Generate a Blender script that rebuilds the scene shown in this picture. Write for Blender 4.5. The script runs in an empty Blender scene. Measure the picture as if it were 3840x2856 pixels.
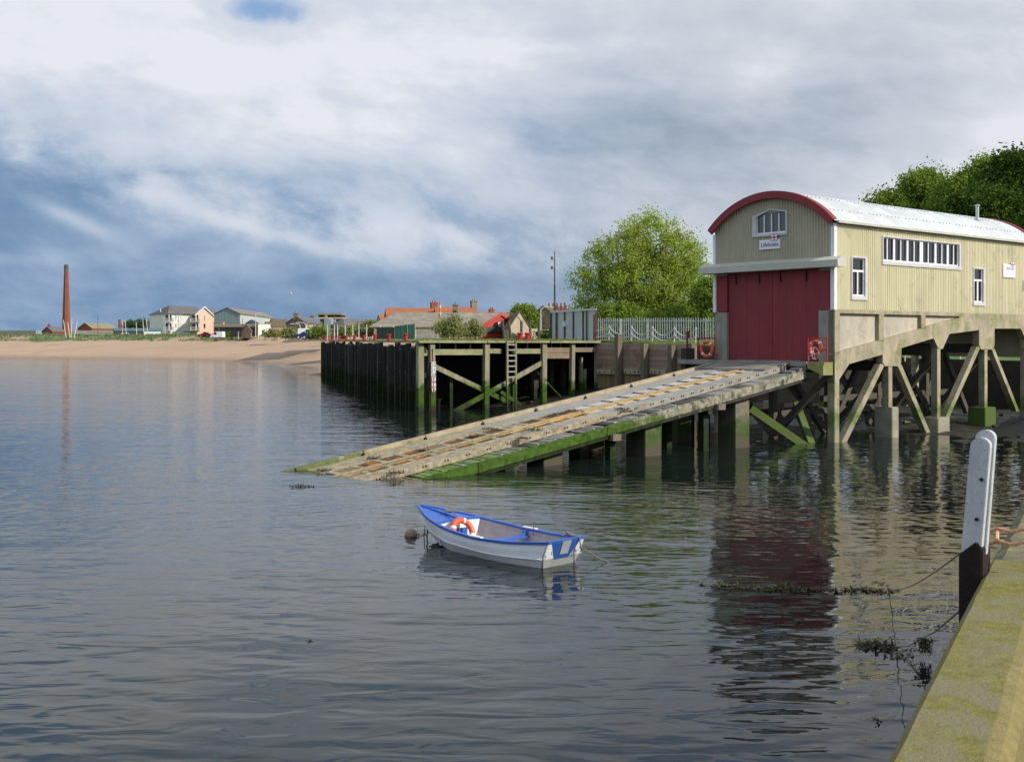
import bpy, bmesh, math, random
import numpy as np
from mathutils import Vector, Matrix, noise as mnoise
R_ = math.radians
random.seed(7)
scene = bpy.context.scene
COL = scene.collection
# ------------------------------------------------------------------ survey helpers
F = 4250.0; CX = 1920.0; YH = 1272.0; H = 4.73          # focal length (px), centre, horizon row, eye height above water
def P(px, py, Y): return Vector(((px-CX)/F*Y, Y, H+(YH-py)*Y/F))
def zat(py, Y): return H+(YH-py)*Y/F
def G(px, py, z=0.0):
    Y = (H-z)*F/(py-YH); return Vector(((px-CX)/F*Y, Y, z))
RC = Vector((14.72, 51.8, 0)); US = Vector((.774, .633, 0)); UF = Vector((.633, -.774, 0))
def B(s, v, z): return RC + US*s - UF*v + Vector((0, 0, z))
def side(px, py, v=0.0):
    r = RC-UF*v; k = (px-CX)/F; s = (k*r.y-r.x)/(US.x-k*US.y); Y = r.y+US.y*s
    return s, zat(py, Y)
def front(px, py, s=0.0):
    r = RC+US*s; k = (px-CX)/F; v = (r.x-k*r.y)/(UF.x-k*UF.y); Y = r.y-UF.y*v
    return v, zat(py, Y)
# ------------------------------------------------------------------ mesh builder
class MB:
    def __init__(s): s.v = []; s.f = []; s.g = []
    def add(s, vs, fs):
        s.g.append((len(s.v), len(s.f)))
        n = len(s.v); s.v += [tuple(a) for a in vs]; s.f += [tuple(i+n for i in f) for f in fs]
    def hexa(s, p):      # 8 points: bottom 4 ccw, top 4 ccw
        s.add(p, [(3,2,1,0),(4,5,6,7),(0,1,5,4),(1,2,6,5),(2,3,7,6),(3,0,4,7)])
    def box(s, c, d, rz=0.0):
        x, y, z = d[0]/2, d[1]/2, d[2]/2; ca, sa = math.cos(rz), math.sin(rz)
        pts = []
        for dz in (-z, z):
            for dx, dy in ((-x,-y),(x,-y),(x,y),(-x,y)):
                pts.append((c[0]+dx*ca-dy*sa, c[1]+dx*sa+dy*ca, c[2]+dz))
        s.hexa(pts)
    def beam(s, a, b, w, h, up=(0,0,1)):
        a = Vector(a); b = Vector(b); d = (b-a).normalized(); sd = d.cross(Vector(up))
        if sd.length < 1e-4: sd = d.cross(Vector((1,0,0)))
        sd.normalize(); u = sd.cross(d).normalized()
        pts = []
        for q in (a, b):
            for i, j in ((-1,-1),(1,-1),(1,1),(-1,1)): pts.append(q+sd*(i*w/2)+u*(j*h/2))
        s.hexa(pts)
    def prism(s, poly, off):
        off = Vector(off); n = len(poly); a = [Vector(p) for p in poly]; b = [p+off for p in a]
        fs = [tuple(range(n-1,-1,-1)), tuple(range(n, 2*n))]
        fs += [(i, (i+1)%n, n+(i+1)%n, n+i) for i in range(n)]
        s.add(a+b, fs)
    def sz(s, poly, v0, v1):     # boathouse side-plane polygon (s,z) between v0 and v1
        s.prism([B(a, v0, z) for a, z in poly], -UF*(v1-v0))
    def bbox(s, s0, s1, v0, v1, z0, z1):
        s.sz([(s0,z0),(s1,z0),(s1,z1),(s0,z1)], v0, v1)
    def tube(s, pts, r, seg=6, cap=True):
        pts = [Vector(p) for p in pts]; n = len(pts)
        if not hasattr(r, '__len__'): r = [r]*n
        base = len(s.v); up = Vector((0.13,0.21,1)).normalized(); vs = []
        for i, p in enumerate(pts):
            d = (pts[min(i+1,n-1)]-pts[max(i-1,0)])
            if d.length < 1e-6: d = Vector((0,0,1))
            d.normalize(); a = d.cross(up)
            if a.length < .05: a = d.cross(Vector((1,0,0)))
            a.normalize(); b = d.cross(a)
            for k in range(seg):
                t = 2*math.pi*k/seg; vs.append(p+(a*math.cos(t)+b*math.sin(t))*r[i])
        fs = []
        for i in range(n-1):
            for k in range(seg):
                k2 = (k+1)%seg; fs.append((i*seg+k, i*seg+k2, (i+1)*seg+k2, (i+1)*seg+k))
        if cap: fs += [tuple(range(seg-1,-1,-1)), tuple((n-1)*seg+k for k in range(seg))]
        s.add(vs, fs)
    def lathe(s, prof, c=(0,0,0), seg=16):
        vs = []
        for r, z in prof:
            for k in range(seg):
                t = 2*math.pi*k/seg; vs.append((c[0]+r*math.cos(t), c[1]+r*math.sin(t), c[2]+z))
        n = len(prof); fs = []
        for i in range(n-1):
            for k in range(seg): fs.append((i*seg+k, i*seg+(k+1)%seg, (i+1)*seg+(k+1)%seg, (i+1)*seg+k))
        fs += [tuple(range(seg-1,-1,-1)), tuple((n-1)*seg+k for k in range(seg))]
        s.add(vs, fs)
    def torus(s, c, n, R, r, seg=28, sub=10, a0=0, a1=2*math.pi):
        n = Vector(n).normalized(); a = n.cross(Vector((0,0,1)))
        if a.length < .05: a = Vector((1,0,0))
        a.normalize(); b = n.cross(a); c = Vector(c); vs = []; full = abs(a1-a0-2*math.pi) < 1e-6
        m = seg if full else seg+1
        for i in range(m):
            t = a0+(a1-a0)*i/seg; d = a*math.cos(t)+b*math.sin(t)
            for k in range(sub):
                u = 2*math.pi*k/sub; vs.append(c+d*(R+r*math.cos(u))+n*(r*math.sin(u)))
        fs = []
        for i in range(seg):
            j = (i+1)%m
            for k in range(sub): fs.append((i*sub+k, i*sub+(k+1)%sub, j*sub+(k+1)%sub, j*sub+k))
        s.add(vs, fs)
    def each(s, name, mat, parent=None, **kw):
        out = []; n = len(s.g)
        for i, (v0, f0) in enumerate(s.g):
            v1, f1 = s.g[i+1] if i+1 < n else (len(s.v), len(s.f))
            q = MB(); q.v = s.v[v0:v1]; q.f = [tuple(k-v0 for k in f) for f in s.f[f0:f1]]; out.append(q.build(name, mat, parent, **kw))
        return out
    def build(s, name, mat, parent=None, smooth=False, local=False, recalc=True, bevel=0):
        me = bpy.data.meshes.new(name)
        off = Vector((0,0,0))
        if parent is not None and not local: off = root_loc(parent)
        if parent is None and not local and s.v:
            a = np.array(s.v); off = Vector(((a[:,0].min()+a[:,0].max())/2, (a[:,1].min()+a[:,1].max())/2, a[:,2].min()))
        vs = [(a-off.x, b-off.y, c-off.z) for a, b, c in s.v]
        me.from_pydata(vs, [], s.f)
        if recalc:
            bm = bmesh.new(); bm.from_mesh(me); bmesh.ops.recalc_face_normals(bm, faces=bm.faces)
            if bevel: bmesh.ops.bevel(bm, geom=[e for e in bm.edges if e.is_manifold and e.calc_face_angle(0) > .6], offset=bevel, segments=2, affect='EDGES', clamp_overlap=True)
            bm.to_mesh(me); bm.free()
        if smooth: me.polygons.foreach_set('use_smooth', [True]*len(me.polygons))
        for m in (mat if isinstance(mat, (list, tuple)) else [mat]): me.materials.append(m)
        me.update()
        o = bpy.data.objects.new(name, me); COL.objects.link(o)
        if parent is not None: o.parent = parent
        elif not local: o.location = off
        return o
def root_loc(o):
    l = Vector((0,0,0))
    while o is not None: l += Vector(o.location); o = o.parent
    return l
def tag(o, label, cat, group=None):
    o['label'] = label; o['category'] = cat
    if group: o['group'] = group
    return o
def struct(o, kind='structure'): o['kind'] = kind; return o
def thing(name, label, cat, loc=(0,0,0), rz=0.0, group=None):
    o = bpy.data.objects.new(name, None); COL.objects.link(o); o.empty_display_size = .3
    o.location = loc; o.rotation_euler = (0,0,rz); return tag(o, label, cat, group)
def children(o): return [c for c in KIDS.get(o.name, [])]
def copy_tree(o, parent=None):
    c = o.copy(); COL.objects.link(c); c.parent = parent
    for ch in o.children: copy_tree(ch, c)
    return c
def dup(o, loc, rz, label, group=None, scale=None):
    c = copy_tree(o); c.location = loc; c.rotation_euler = (0,0,rz); c['label'] = label
    if group: c['group'] = group
    if scale: c.scale = (scale,)*3
    return c
ORD = ['first','second','third','fourth','fifth','sixth','seventh','eighth','ninth','tenth','eleventh','twelfth','thirteenth']
# ------------------------------------------------------------------ materials
def srgb(r, g, b):
    f = lambda c: (c/255/12.92) if c/255 <= .04045 else ((c/255+.055)/1.055)**2.4
    return (f(r), f(g), f(b), 1)
class NT:
    def __init__(s, tree): s.t = tree; s.n = tree.nodes; s.l = tree.links
    def new(s, typ, **kw):
        nd = s.n.new(typ)
        for k, v in kw.items(): setattr(nd, k, v)
        return nd
    def put(s, sock, val):
        if isinstance(val, bpy.types.NodeSocket): s.l.new(val, sock)
        elif val is not None: sock.default_value = val
    def math(s, op, a, b=None, c=None, clamp=False):
        nd = s.new('ShaderNodeMath', operation=op); nd.use_clamp = clamp
        s.put(nd.inputs[0], a)
        if b is not None: s.put(nd.inputs[1], b)
        if c is not None: s.put(nd.inputs[2], c)
        return nd.outputs[0]
    def mix(s, f, a, b, mode='MIX'):
        nd = s.new('ShaderNodeMix', data_type='RGBA', blend_type=mode)
        s.put(nd.inputs[0], f); s.put(nd.inputs[6], a); s.put(nd.inputs[7], b); return nd.outputs[2]
    def noise(s, vec, scale, detail=4, rough=.55, dist=0.0):
        nd = s.new('ShaderNodeTexNoise'); s.put(nd.inputs['Vector'], vec); nd.inputs['Scale'].default_value = scale
        nd.inputs['Detail'].default_value = detail; nd.inputs['Roughness'].default_value = rough
        nd.inputs['Distortion'].default_value = dist; return nd.outputs[0]
    def mapv(s, vec, scale=(1,1,1), rot=(0,0,0), loc=(0,0,0)):
        nd = s.new('ShaderNodeMapping'); s.put(nd.inputs[0], vec); nd.inputs[1].default_value = loc
        nd.inputs[2].default_value = rot; nd.inputs[3].default_value = scale; return nd.outputs[0]
    def ss(s, x, a, b):
        nd = s.new('ShaderNodeMapRange', interpolation_type='SMOOTHSTEP'); s.put(nd.inputs[0], x)
        nd.inputs[1].default_value = a; nd.inputs[2].default_value = b; return nd.outputs[0]
    def ramp(s, x, stops):
        nd = s.new('ShaderNodeValToRGB'); s.put(nd.inputs[0], x); e = nd.color_ramp.elements
        while len(e) < len(stops): e.new(.5)
        for i, (p, c) in enumerate(stops): e[i].position = p; e[i].color = c
        return nd.outputs[0]
    def sep(s, v):
        nd = s.new('ShaderNodeSeparateXYZ'); s.put(nd.inputs[0], v); return nd.outputs
def newmat(name):
    m = bpy.data.materials.new(name); m.use_nodes = True; t = NT(m.node_tree)
    for n in list(t.n): t.n.remove(n)
    out = t.new('ShaderNodeOutputMaterial'); bs = t.new('ShaderNodeBsdfPrincipled'); t.l.new(bs.outputs[0], out.inputs[0])
    return m, t, bs, out
def c4(c): return c if len(c) == 4 else (c[0], c[1], c[2], 1)
def mat(name, c1, c2=None, rough=.8, scale=2.0, stretch=(1,1,1), rot=(0,0,0), c3=None, f3=(.55,.7), s3=.7,
        algae=None, bump=0.0, bscale=20, spec=.3, metallic=0.0, brick=None, speck=None, wave=None, island=0):
    m, t, bs, out = newmat(name)
    pos = t.new('ShaderNodeNewGeometry').outputs['Position']
    v = t.mapv(pos, stretch, rot)
    col = c4(c1)
    if c2 is not None:
        n = t.ss(t.noise(v, scale, 6, .62), .3, .7); col = t.mix(n, c4(c1), c4(c2))
    if island:
        isl = t.new('ShaderNodeNewGeometry').outputs['Random Per Island']
        hv = t.new('ShaderNodeHueSaturation'); t.put(hv.inputs['Value'], t.math('MULTIPLY_ADD', isl, island, 1-island/2)); t.put(hv.inputs['Color'], col); col = hv.outputs[0]
    if brick:
        bt = t.new('ShaderNodeTexBrick'); t.put(bt.inputs['Vector'], t.mapv(pos, (1,1,1), (R_(90),0,0)))
        bt.inputs['Scale'].default_value = brick[0]; bt.inputs['Color1'].default_value = (1,1,1,1)
        bt.inputs['Color2'].default_value = (.75,.75,.75,1); bt.inputs['Mortar'].default_value = brick[1]
        bt.inputs['Mortar Size'].default_value = .03
        col = t.mix(.7, col, bt.outputs[0], 'MULTIPLY')
    if c3 is not None:
        n3 = t.ss(t.noise(pos, s3, 8, .7, .4), f3[0], f3[1]); col = t.mix(n3, col, c4(c3))
    if speck:
        ns = t.ss(t.noise(pos, speck[0], 3, .6), speck[1], speck[1]+.05); col = t.mix(ns, col, c4(speck[2]))
    if wave:     # horizontal or vertical board lines: (axis vector scale, period, dark)
        sp = t.sep(pos); q = t.math('ADD', t.math('MULTIPLY', sp[0], wave[0][0]), t.math('ADD', t.math('MULTIPLY', sp[1], wave[0][1]), t.math('MULTIPLY', sp[2], wave[0][2])))
        fr = t.math('FRACT', t.math('DIVIDE', q, wave[1])); ln = t.math('LESS_THAN', fr, wave[2])
        fl = t.math('FLOOR', t.math('DIVIDE', q, wave[1])); wn = t.new('ShaderNodeTexWhiteNoise', noise_dimensions='1D'); t.put(wn.inputs['W'], fl)
        col = t.mix(t.math('MULTIPLY', wn.outputs[0], wave[4] if len(wave) > 4 else .4), col, c4(wave[3]))
        col = t.mix(ln, col, (.02,.018,.015,1))
    if algae:
        z0, z1, ac, amt = algae[:4]
        z = t.sep(pos)[2]; zz = t.math('ADD', z, t.math('MULTIPLY_ADD', t.noise(pos, 1.3, 5, .7), 2.0, -1.0))
        mk = t.math('MULTIPLY', t.math('SUBTRACT', 1.0, t.ss(zz, z0, z1)), amt)
        a2 = t.mix(t.ss(t.noise(pos, 4, 5, .7), .3, .7), c4(ac), tuple(x*.4 for x in ac[:3])+(1,))
        col = t.mix(mk, col, a2)
        if len(algae) > 4:
            col = t.mix(t.math('SUBTRACT', 1.0, t.ss(zz, algae[4]-.3, algae[4]+.3)), col, c4(algae[5]) if len(algae) > 5 else (.03,.03,.02,1))
    t.put(bs.inputs['Base Color'], col); bs.inputs['Roughness'].default_value = rough
    bs.inputs['Specular IOR Level'].default_value = spec; bs.inputs['Metallic'].default_value = metallic
    if bump:
        bp = t.new('ShaderNodeBump'); bp.inputs['Strength'].default_value = bump; bp.inputs['Distance'].default_value = .03
        t.put(bp.inputs['Height'], t.noise(v, bscale, 6, .65)); t.l.new(bp.outputs[0], bs.inputs['Normal'])
    return m
def leafmat(name, c1, c2, trans=.45):
    m, t, bs, out = newmat(name)
    g = t.new('ShaderNodeNewGeometry')
    col = t.mix(g.outputs['Random Per Island'], c4(c1), c4(c2))
    col = t.mix(t.ss(t.noise(g.outputs['Position'], .45, 3), .35, .65), col, tuple(x*.72 for x in c2[:3])+(1,))
    d = t.new('ShaderNodeBsdfDiffuse'); tr = t.new('ShaderNodeBsdfTranslucent'); mx = t.new('ShaderNodeMixShader')
    t.put(d.inputs[0], col); t.put(tr.inputs[0], col); mx.inputs[0].default_value = trans
    t.l.new(d.outputs[0], mx.inputs[1]); t.l.new(tr.outputs[0], mx.inputs[2]); t.l.new(mx.outputs[0], out.inputs[0])
    t.n.remove(bs); return m
def glass(name, c=(.015,.018,.022,1), rough=.08):
    m, t, bs, out = newmat(name); bs.inputs['Base Color'].default_value = c
    bs.inputs['Roughness'].default_value = rough; bs.inputs['Specular IOR Level'].default_value = .6; return m
GREEN = (.085,.16,.018,1)
M = {}
M['cream'] = mat('cream_corrugated_paint', (.72,.665,.45), (.60,.555,.37), .6, 2.2, (1,1,.10), c3=(.42,.40,.27), f3=(.52,.75), s3=.8, spec=.3, bump=.02)
M['khaki'] = mat('khaki_corrugated_paint', (.44,.415,.29), (.38,.36,.25), .75, 1.4, (1,1,.3), c3=(.46,.44,.35), f3=(.58,.75), s3=.5)
M['roof'] = mat('white_weathered_roof_sheet', (.56,.58,.58), (.47,.49,.49), .6, .6, c3=(.72,.74,.74), f3=(.5,.7), spec=.3)
M['redpaint'] = mat('dark_red_door_paint', (.22,.030,.036), (.18,.027,.032), .65, 1.4, (1,1,.25), c3=(.16,.02,.026), f3=(.5,.8), s3=.7, spec=.35)
M['redtrim'] = mat('red_fascia_paint', (.24,.032,.035), (.20,.03,.032), .55, 1.5, c3=(.26,.07,.045), f3=(.6,.8))
M['railred'] = mat('red_railing_paint', (.48,.02,.03), (.36,.02,.025), .5, 3)
M['bollard'] = mat('red_bollard_paint', (.42,.018,.02), (.32,.016,.018), .55, 4, c3=(.2,.05,.03), f3=(.62,.75), s3=5)
M['white'] = mat('white_paint', (.78,.78,.78), (.70,.71,.72), .5, 2)
M['trimgrey'] = mat('pale_grey_window_board', (.56,.55,.56), (.48,.47,.48), .7, 2, c3=(.36,.36,.3), f3=(.6,.8), s3=2)
M['concrete'] = mat('weathered_concrete', (.42,.365,.26), (.29,.25,.18), .9, 2.0, (1,1,.3), c3=(.20,.215,.085), f3=(.46,.68), s3=1.3, algae=(1.1,1.8,(.10,.20,.02,1),.75,.75,(.30,.27,.19)), bump=.15, bscale=9, spec=.15)
M['concpanel'] = mat('concrete_panel', (.50,.45,.35), (.38,.35,.29), .9, 1.1, (1,1,.3), c3=(.32,.29,.24), f3=(.5,.72), s3=1.6, bump=.12, bscale=8, spec=.15)
M['concgrey'] = mat('grey_concrete', (.30,.30,.26), (.22,.22,.19), .9, 1.5, (1,1,.4), c3=(.15,.16,.10), f3=(.5,.8), bump=.12, bscale=8, spec=.15)
M['lintel'] = mat('lintel_concrete_paint', (.50,.50,.42), (.42,.42,.36), .85, 1.0, c3=(.30,.31,.24), f3=(.58,.8), s3=1.2)
M['pier'] = mat('slipway_pier_concrete', (.22,.195,.15), (.13,.115,.085), .9, 1.5, c3=(.10,.11,.05), f3=(.45,.65), algae=(1.0,1.5,(.05,.11,.012,1),.75,.45,(.09,.08,.055)), bump=.2, bscale=8, spec=.15)
M['timber'] = mat('pale_weathered_timber', (.33,.30,.21), (.19,.17,.12), .9, 3, (1,1,.18), c3=(.22,.26,.10), f3=(.5,.7), s3=1.1, algae=(1.5,1.95,(.055,.115,.01,1),.95,.3), bump=.2, bscale=12, spec=.15)
M['timberh'] = mat('pale_green_timber_beam', (.34,.32,.19), (.22,.21,.12), .9, 2, (.5,.5,1), c3=(.22,.22,.12), f3=(.5,.7), s3=1.2, bump=.15, bscale=12, spec=.15)
M['darktimber'] = mat('black_tarred_timber', (.030,.029,.025), (.06,.058,.05), .9, 2, (1,1,.12), c3=(.15,.15,.10), f3=(.58,.74), s3=1.6, island=.9, algae=(1.0,1.8,(.02,.04,.006,1),.8), spec=.15)
M['plankwall'] = mat('brown_plank_wall', (.34,.27,.20), (.42,.35,.27), .9, 2.0, (.4,.4,3), c3=(.24,.16,.12), f3=(.5,.7), s3=.7, bump=.15, spec=.15, wave=((0,0,1),.36,.05,(.17,.095,.065),.85))
M['boardwall'] = mat('vertical_board_wall', (.30,.24,.12), (.22,.18,.10), .9, 2.0, (2,2,.3), bump=.15, spec=.15, wave=((1,0.05,0),.3,.05,(.12,.10,.05),.6), algae=(.3,1.2,(.05,.07,.015,1),.8))
M['void'] = mat('shade_black', (.012,.012,.010), None, .95)  # near-black standing in for deep shade in hollows and openings
M['slipwood'] = mat('bleached_slip_timber', (.42,.35,.24), (.30,.25,.17), .9, 3, (1,1,1), c3=(.30,.26,.17), f3=(.5,.7), s3=1.2, algae=(.3,.8,(.10,.16,.03,1),.8), bump=.15, spec=.15)
M['sidebeam'] = mat('lichened_side_beam', (.36,.335,.25), (.18,.17,.12), .9, 4.5, (1,1,1), c3=(.06,.06,.045), f3=(.48,.62), s3=2.6, algae=(1.35,1.9,(.062,.13,.012,1),.95), bump=.2, spec=.15)
M['baulk'] = mat('worn_baulk', (.33,.31,.27), (.23,.215,.19), .9, 3, c3=(.20,.17,.13), f3=(.5,.7), s3=1.2, algae=(1.5,2.1,(.44,.36,.24,1),.8), bump=.15, spec=.15)
M['grating'] = mat('grey_slip_grating', (.36,.365,.36), (.27,.28,.28), .75, 2.0, c3=(.46,.40,.29), f3=(.45,.6), s3=.8, algae=(1.0,1.7,(.40,.34,.20,1),.85), wave=((.774,.633,0),.16,.22,(.36,.34,.28),.5), spec=.2)
M['deckplate'] = mat('grey_slip_plate', (.47,.46,.43), (.38,.37,.34), .8, 2.0, c3=(.40,.31,.2), f3=(.5,.7), s3=1.0, spec=.2, algae=(1.2,1.8,(.24,.16,.07,1),.9))
M['rust'] = mat('rusty_pan', (.12,.075,.035), (.06,.045,.024), .9, 1.6, c3=(.33,.11,.022), f3=(.50,.58), s3=.75, spec=.1)
M['yellow'] = mat('ochre_steel_channel', (.50,.35,.13), (.40,.28,.11), .7, 2.5, c3=(.30,.20,.10), f3=(.6,.7), s3=2, algae=(.8,1.3,(.33,.28,.15,1),.85))
M['tread'] = mat('dark_wet_tread', (.17,.165,.15), (.09,.088,.08), .8, 3, island=1.7, c3=(.30,.28,.24), f3=(.56,.72), s3=1.0, algae=(.3,.9,(.17,.28,.03,1),.7), bump=.1)
M['treadpale'] = mat('pale_tread_edge', (.42,.40,.34), (.30,.29,.24), .85, 4, algae=(.4,1.0,(.16,.26,.03,1),.8))
M['kerb'] = mat('yellow_lichened_kerb', (.225,.20,.045), (.14,.13,.045), .9, 14, c3=(.20,.18,.10), f3=(.42,.60), s3=3.0, speck=(75,.66,(.36,.33,.22)), bump=.5, bscale=45, spec=.15)
M['kerbedge'] = mat('worn_kerb_arris', (.25,.205,.085), (.18,.155,.065), .95, 14, speck=(90,.66,(.44,.40,.27)), bump=.5, bscale=60, spec=.15)
M['quayconc'] = mat('rough_quay_concrete', (.18,.165,.10), (.12,.115,.075), .9, 6, c3=(.26,.23,.10), f3=(.5,.7), s3=5, speck=(50,.66,(.42,.40,.32)), bump=.4, bscale=50, spec=.15)
M['quayface'] = mat('dark_quay_face', (.09,.09,.05), (.05,.055,.03), .9, 3, algae=(1.0,2.0,(.03,.05,.01,1),.7), bump=.3)
M['deckdark'] = mat('brown_quay_deck', (.10,.08,.045), (.07,.06,.035), .9, 8, bump=.3, bscale=40)
M['postwhite'] = mat('peeling_white_post_paint', (.52,.53,.545), (.41,.425,.44), .7, 12, (1,1,.3), speck=(55,.64,(.16,.165,.16)), c3=(.30,.31,.29), f3=(.56,.70), s3=9, bump=.3, bscale=60)
M['rustdark'] = mat('rusted_iron', (.025,.014,.010), (.014,.009,.008), .85, 12, bump=.4, bscale=40)
M['rope'] = mat('grey_rope', (.26,.21,.16), (.16,.13,.10), .9, 60)
M['ropeorange'] = mat('orange_rope', (.52,.24,.10), (.62,.42,.28), .8, 30)
M['weed'] = mat('dark_seaweed', (.04,.032,.014), (.07,.055,.02), .7, 30, spec=.4, island=.8)
M['weedyellow'] = mat('olive_seaweed', (.10,.085,.02), (.05,.05,.015), .7, 20, spec=.3, island=.8)
M['boatwhite'] = mat('white_boat_paint', (.82,.82,.82), (.74,.75,.76), .45, 6, (1,1,2), c3=(.45,.44,.40), f3=(.60,.78), s3=5, spec=.4, algae=(-.95,-.35,(.25,.24,.18),.8), bump=.08)
M['boatgrey'] = mat('grey_boat_bottom', (.42,.43,.43), (.34,.35,.35), .5, 4, speck=(35,.67,(.2,.2,.2)))
M['boatin'] = mat('boat_inside', (.46,.42,.42), (.36,.33,.34), .6, 3, c3=(.5,.3,.27), f3=(.6,.85), s3=2)
M['blue'] = mat('blue_boat_paint', (.035,.125,.47), (.03,.105,.40), .4, 3, spec=.5)
M['antifoul'] = mat('red_antifouling', (.16,.03,.03), None, .7)
M['orange'] = mat('orange_lifebuoy', (.72,.095,.025), (.62,.085,.03), .45, 3, spec=.5)
M['tape'] = mat('pale_lifebuoy_band', (.68,.66,.62), None, .5)
M['glass'] = glass('window_glass', (.008,.009,.012,1), .12)
M['glassgrey'] = glass('gable_glass', (.05,.065,.07,1), .2)
M['palisade'] = mat('galvanised_palisade', (.52,.54,.53), (.42,.44,.43), .55, 3)
M['galv'] = mat('galvanised_sheet', (.52,.54,.53), (.42,.44,.44), .6, .8, (1,1,.2), wave=((1,0,0),.45,.03,(.40,.42,.42),.3))
M['greensheet'] = mat('green_sheet', (.06,.22,.13), (.05,.17,.11), .6, 1, wave=((1,0,0),.5,.1,(.03,.10,.06),.4))
M['darkgreensheet'] = mat('dark_green_sheet', (.045,.08,.05), (.035,.06,.04), .7, 1, wave=((1,0,0),.5,.1,(.03,.05,.04),.4))
M['whitepost'] = mat('white_fence_post', (.62,.62,.57), (.5,.5,.46), .7, 3)
M['darkpost'] = mat('dark_fence_post', (.07,.06,.045), (.11,.10,.08), .9, 3)
M['brick'] = mat('red_brick', (.30,.085,.045), (.22,.065,.04), .9, .25, c3=(.15,.07,.045), f3=(.5,.8), s3=.12)
M['brickchim'] = mat('chimney_brick', (.32,.10,.06), (.24,.08,.05), .9, .35, brick=(1.2,(.20,.15,.12,1)), c3=(.16,.09,.06), f3=(.55,.75), s3=.15)
M['sootcap'] = mat('sooty_brick', (.10,.075,.055), (.14,.10,.07), .9, .5)
M['slate'] = mat('grey_slate', (.16,.15,.15), (.12,.115,.115), .8, .5, wave=((0,0,1),.35,.1,(.13,.13,.13),.5))
M['asbestos'] = mat('old_asbestos_roof', (.23,.205,.17), (.16,.145,.12), .9, .8, (1,1,3), c3=(.38,.35,.28), f3=(.55,.75), s3=.2)
M['pantile'] = mat('orange_pantile', (.34,.12,.055), (.26,.095,.045), .85, .8, c3=(.22,.10,.055), f3=(.55,.75), s3=.35)
M['tan'] = mat('tan_render', (.42,.36,.24), (.34,.29,.20), .9, .4)
M['stone'] = mat('brown_stone', (.26,.19,.13), (.19,.14,.10), .9, .9, c3=(.33,.27,.19), f3=(.5,.7), s3=.8)
M['palestone'] = mat('pale_stone', (.42,.35,.26), (.33,.27,.20), .9, .9)
M['whiterender'] = mat('white_render', (.70,.69,.62), (.65,.64,.58), .85, .3)
M['pinkrender'] = mat('pink_render', (.66,.46,.34), (.60,.42,.31), .85, .3)
M['bluegrey'] = mat('blue_grey_cladding', (.24,.31,.32), (.21,.27,.28), .7, .3, wave=((1,0,0),1.0,.05,(.2,.26,.27),.4))
M['brownroof'] = mat('mossy_brown_roof', (.13,.10,.055), (.09,.07,.04), .9, .5)
M['mossroof'] = mat('mossy_concrete_roof', (.25,.225,.14), (.19,.18,.11), .9, .6)
M['redclad'] = mat('faded_red_cladding', (.48,.06,.05), (.38,.05,.045), .7, .6, (1,1,.3), c3=(.5,.2,.16), f3=(.6,.75), s3=.5)
M['teal'] = mat('teal_shed_roof', (.07,.14,.16), None, .7)
M['darkwall'] = mat('dark_shed_wall', (.05,.05,.05), (.07,.07,.065), .9, .5)
M['bark'] = mat('grey_bark', (.14,.125,.09), (.09,.08,.055), .95, 4, (1,1,.2))
M['mud'] = mat('shade_toned_wet_mud', (.026,.022,.016), (.015,.014,.010), .55, 1.0, c3=(.05,.055,.03), f3=(.48,.6), s3=1.2, speck=(9,.70,(.11,.10,.08)), bump=.8, bscale=4, spec=.5)  # wet mud, its colour darkened further to imitate shade from boathouse and quay
M['sand'] = mat('beach_sand', (.43,.30,.20), (.35,.25,.17), .95, .25, (.25,1.6,1), c3=(.27,.19,.13), f3=(.55,.7), s3=.12, algae=(-.3,1.0,(.26,.19,.13),.7), bump=.3, bscale=1.5)
M['grassland'] = mat('rough_grass', (.16,.20,.06), (.10,.14,.045), .95, .25, c3=(.24,.22,.11), f3=(.5,.7), s3=.5, bump=.4, bscale=3)
M['lawn'] = mat('bank_grass', (.10,.17,.03), (.07,.12,.02), .95, .6, c3=(.20,.22,.07), f3=(.55,.7), s3=.7, bump=.4, bscale=8)
M['dunegrass'] = mat('marram_grass', (.15,.20,.09), (.09,.14,.065), .95, .5, island=.7, c3=(.05,.05,.035), f3=(.58,.7), s3=.12)
M['blades'] = mat('grass_blades', (.20,.24,.07), (.11,.16,.035), .95, 1.2, island=.7)
M['leaf'] = leafmat('spring_sycamore_leaf', (.26,.39,.05), (.47,.55,.10), .5)
M['leafdark'] = leafmat('dark_tree_leaf', (.035,.075,.014), (.08,.14,.024), .25)
M['leafmid'] = leafmat('mid_green_leaf', (.13,.22,.03), (.27,.36,.06), .4)
M['leafbush'] = leafmat('bramble_leaf', (.20,.24,.08), (.38,.38,.16), .45)
M['pilebrown'] = mat('brown_wall_pile', (.20,.165,.115), (.12,.10,.07), .9, 3, (1,1,.18), c3=(.26,.23,.16), f3=(.55,.7), bump=.2)
M['leafgrey'] = leafmat('distant_bush_leaf', (.05,.08,.025), (.10,.14,.05), .2)
M['bluetext'] = mat('navy_lettering', (.02,.04,.22), None, .6)
M['tyre'] = mat('black_rubber', (.02,.02,.02), None, .8)
M['carred'] = mat('red_car_paint', (.35,.02,.03), None, .3)
M['carblue'] = mat('navy_car_paint', (.02,.03,.12), None, .3)
M['gull'] = mat('white_feathers', (.8,.8,.8), None, .8)
M['buoy'] = mat('faded_pink_buoy', (.42,.24,.18), (.33,.20,.15), .7, 8, c3=(.12,.11,.06), f3=(.55,.7), s3=6)
M['orangepole'] = mat('orange_pole_paint', (.70,.17,.03), None, .6)
M['metaldark'] = mat('dark_metal', (.10,.10,.11), (.14,.14,.15), .5, 5)
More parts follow.
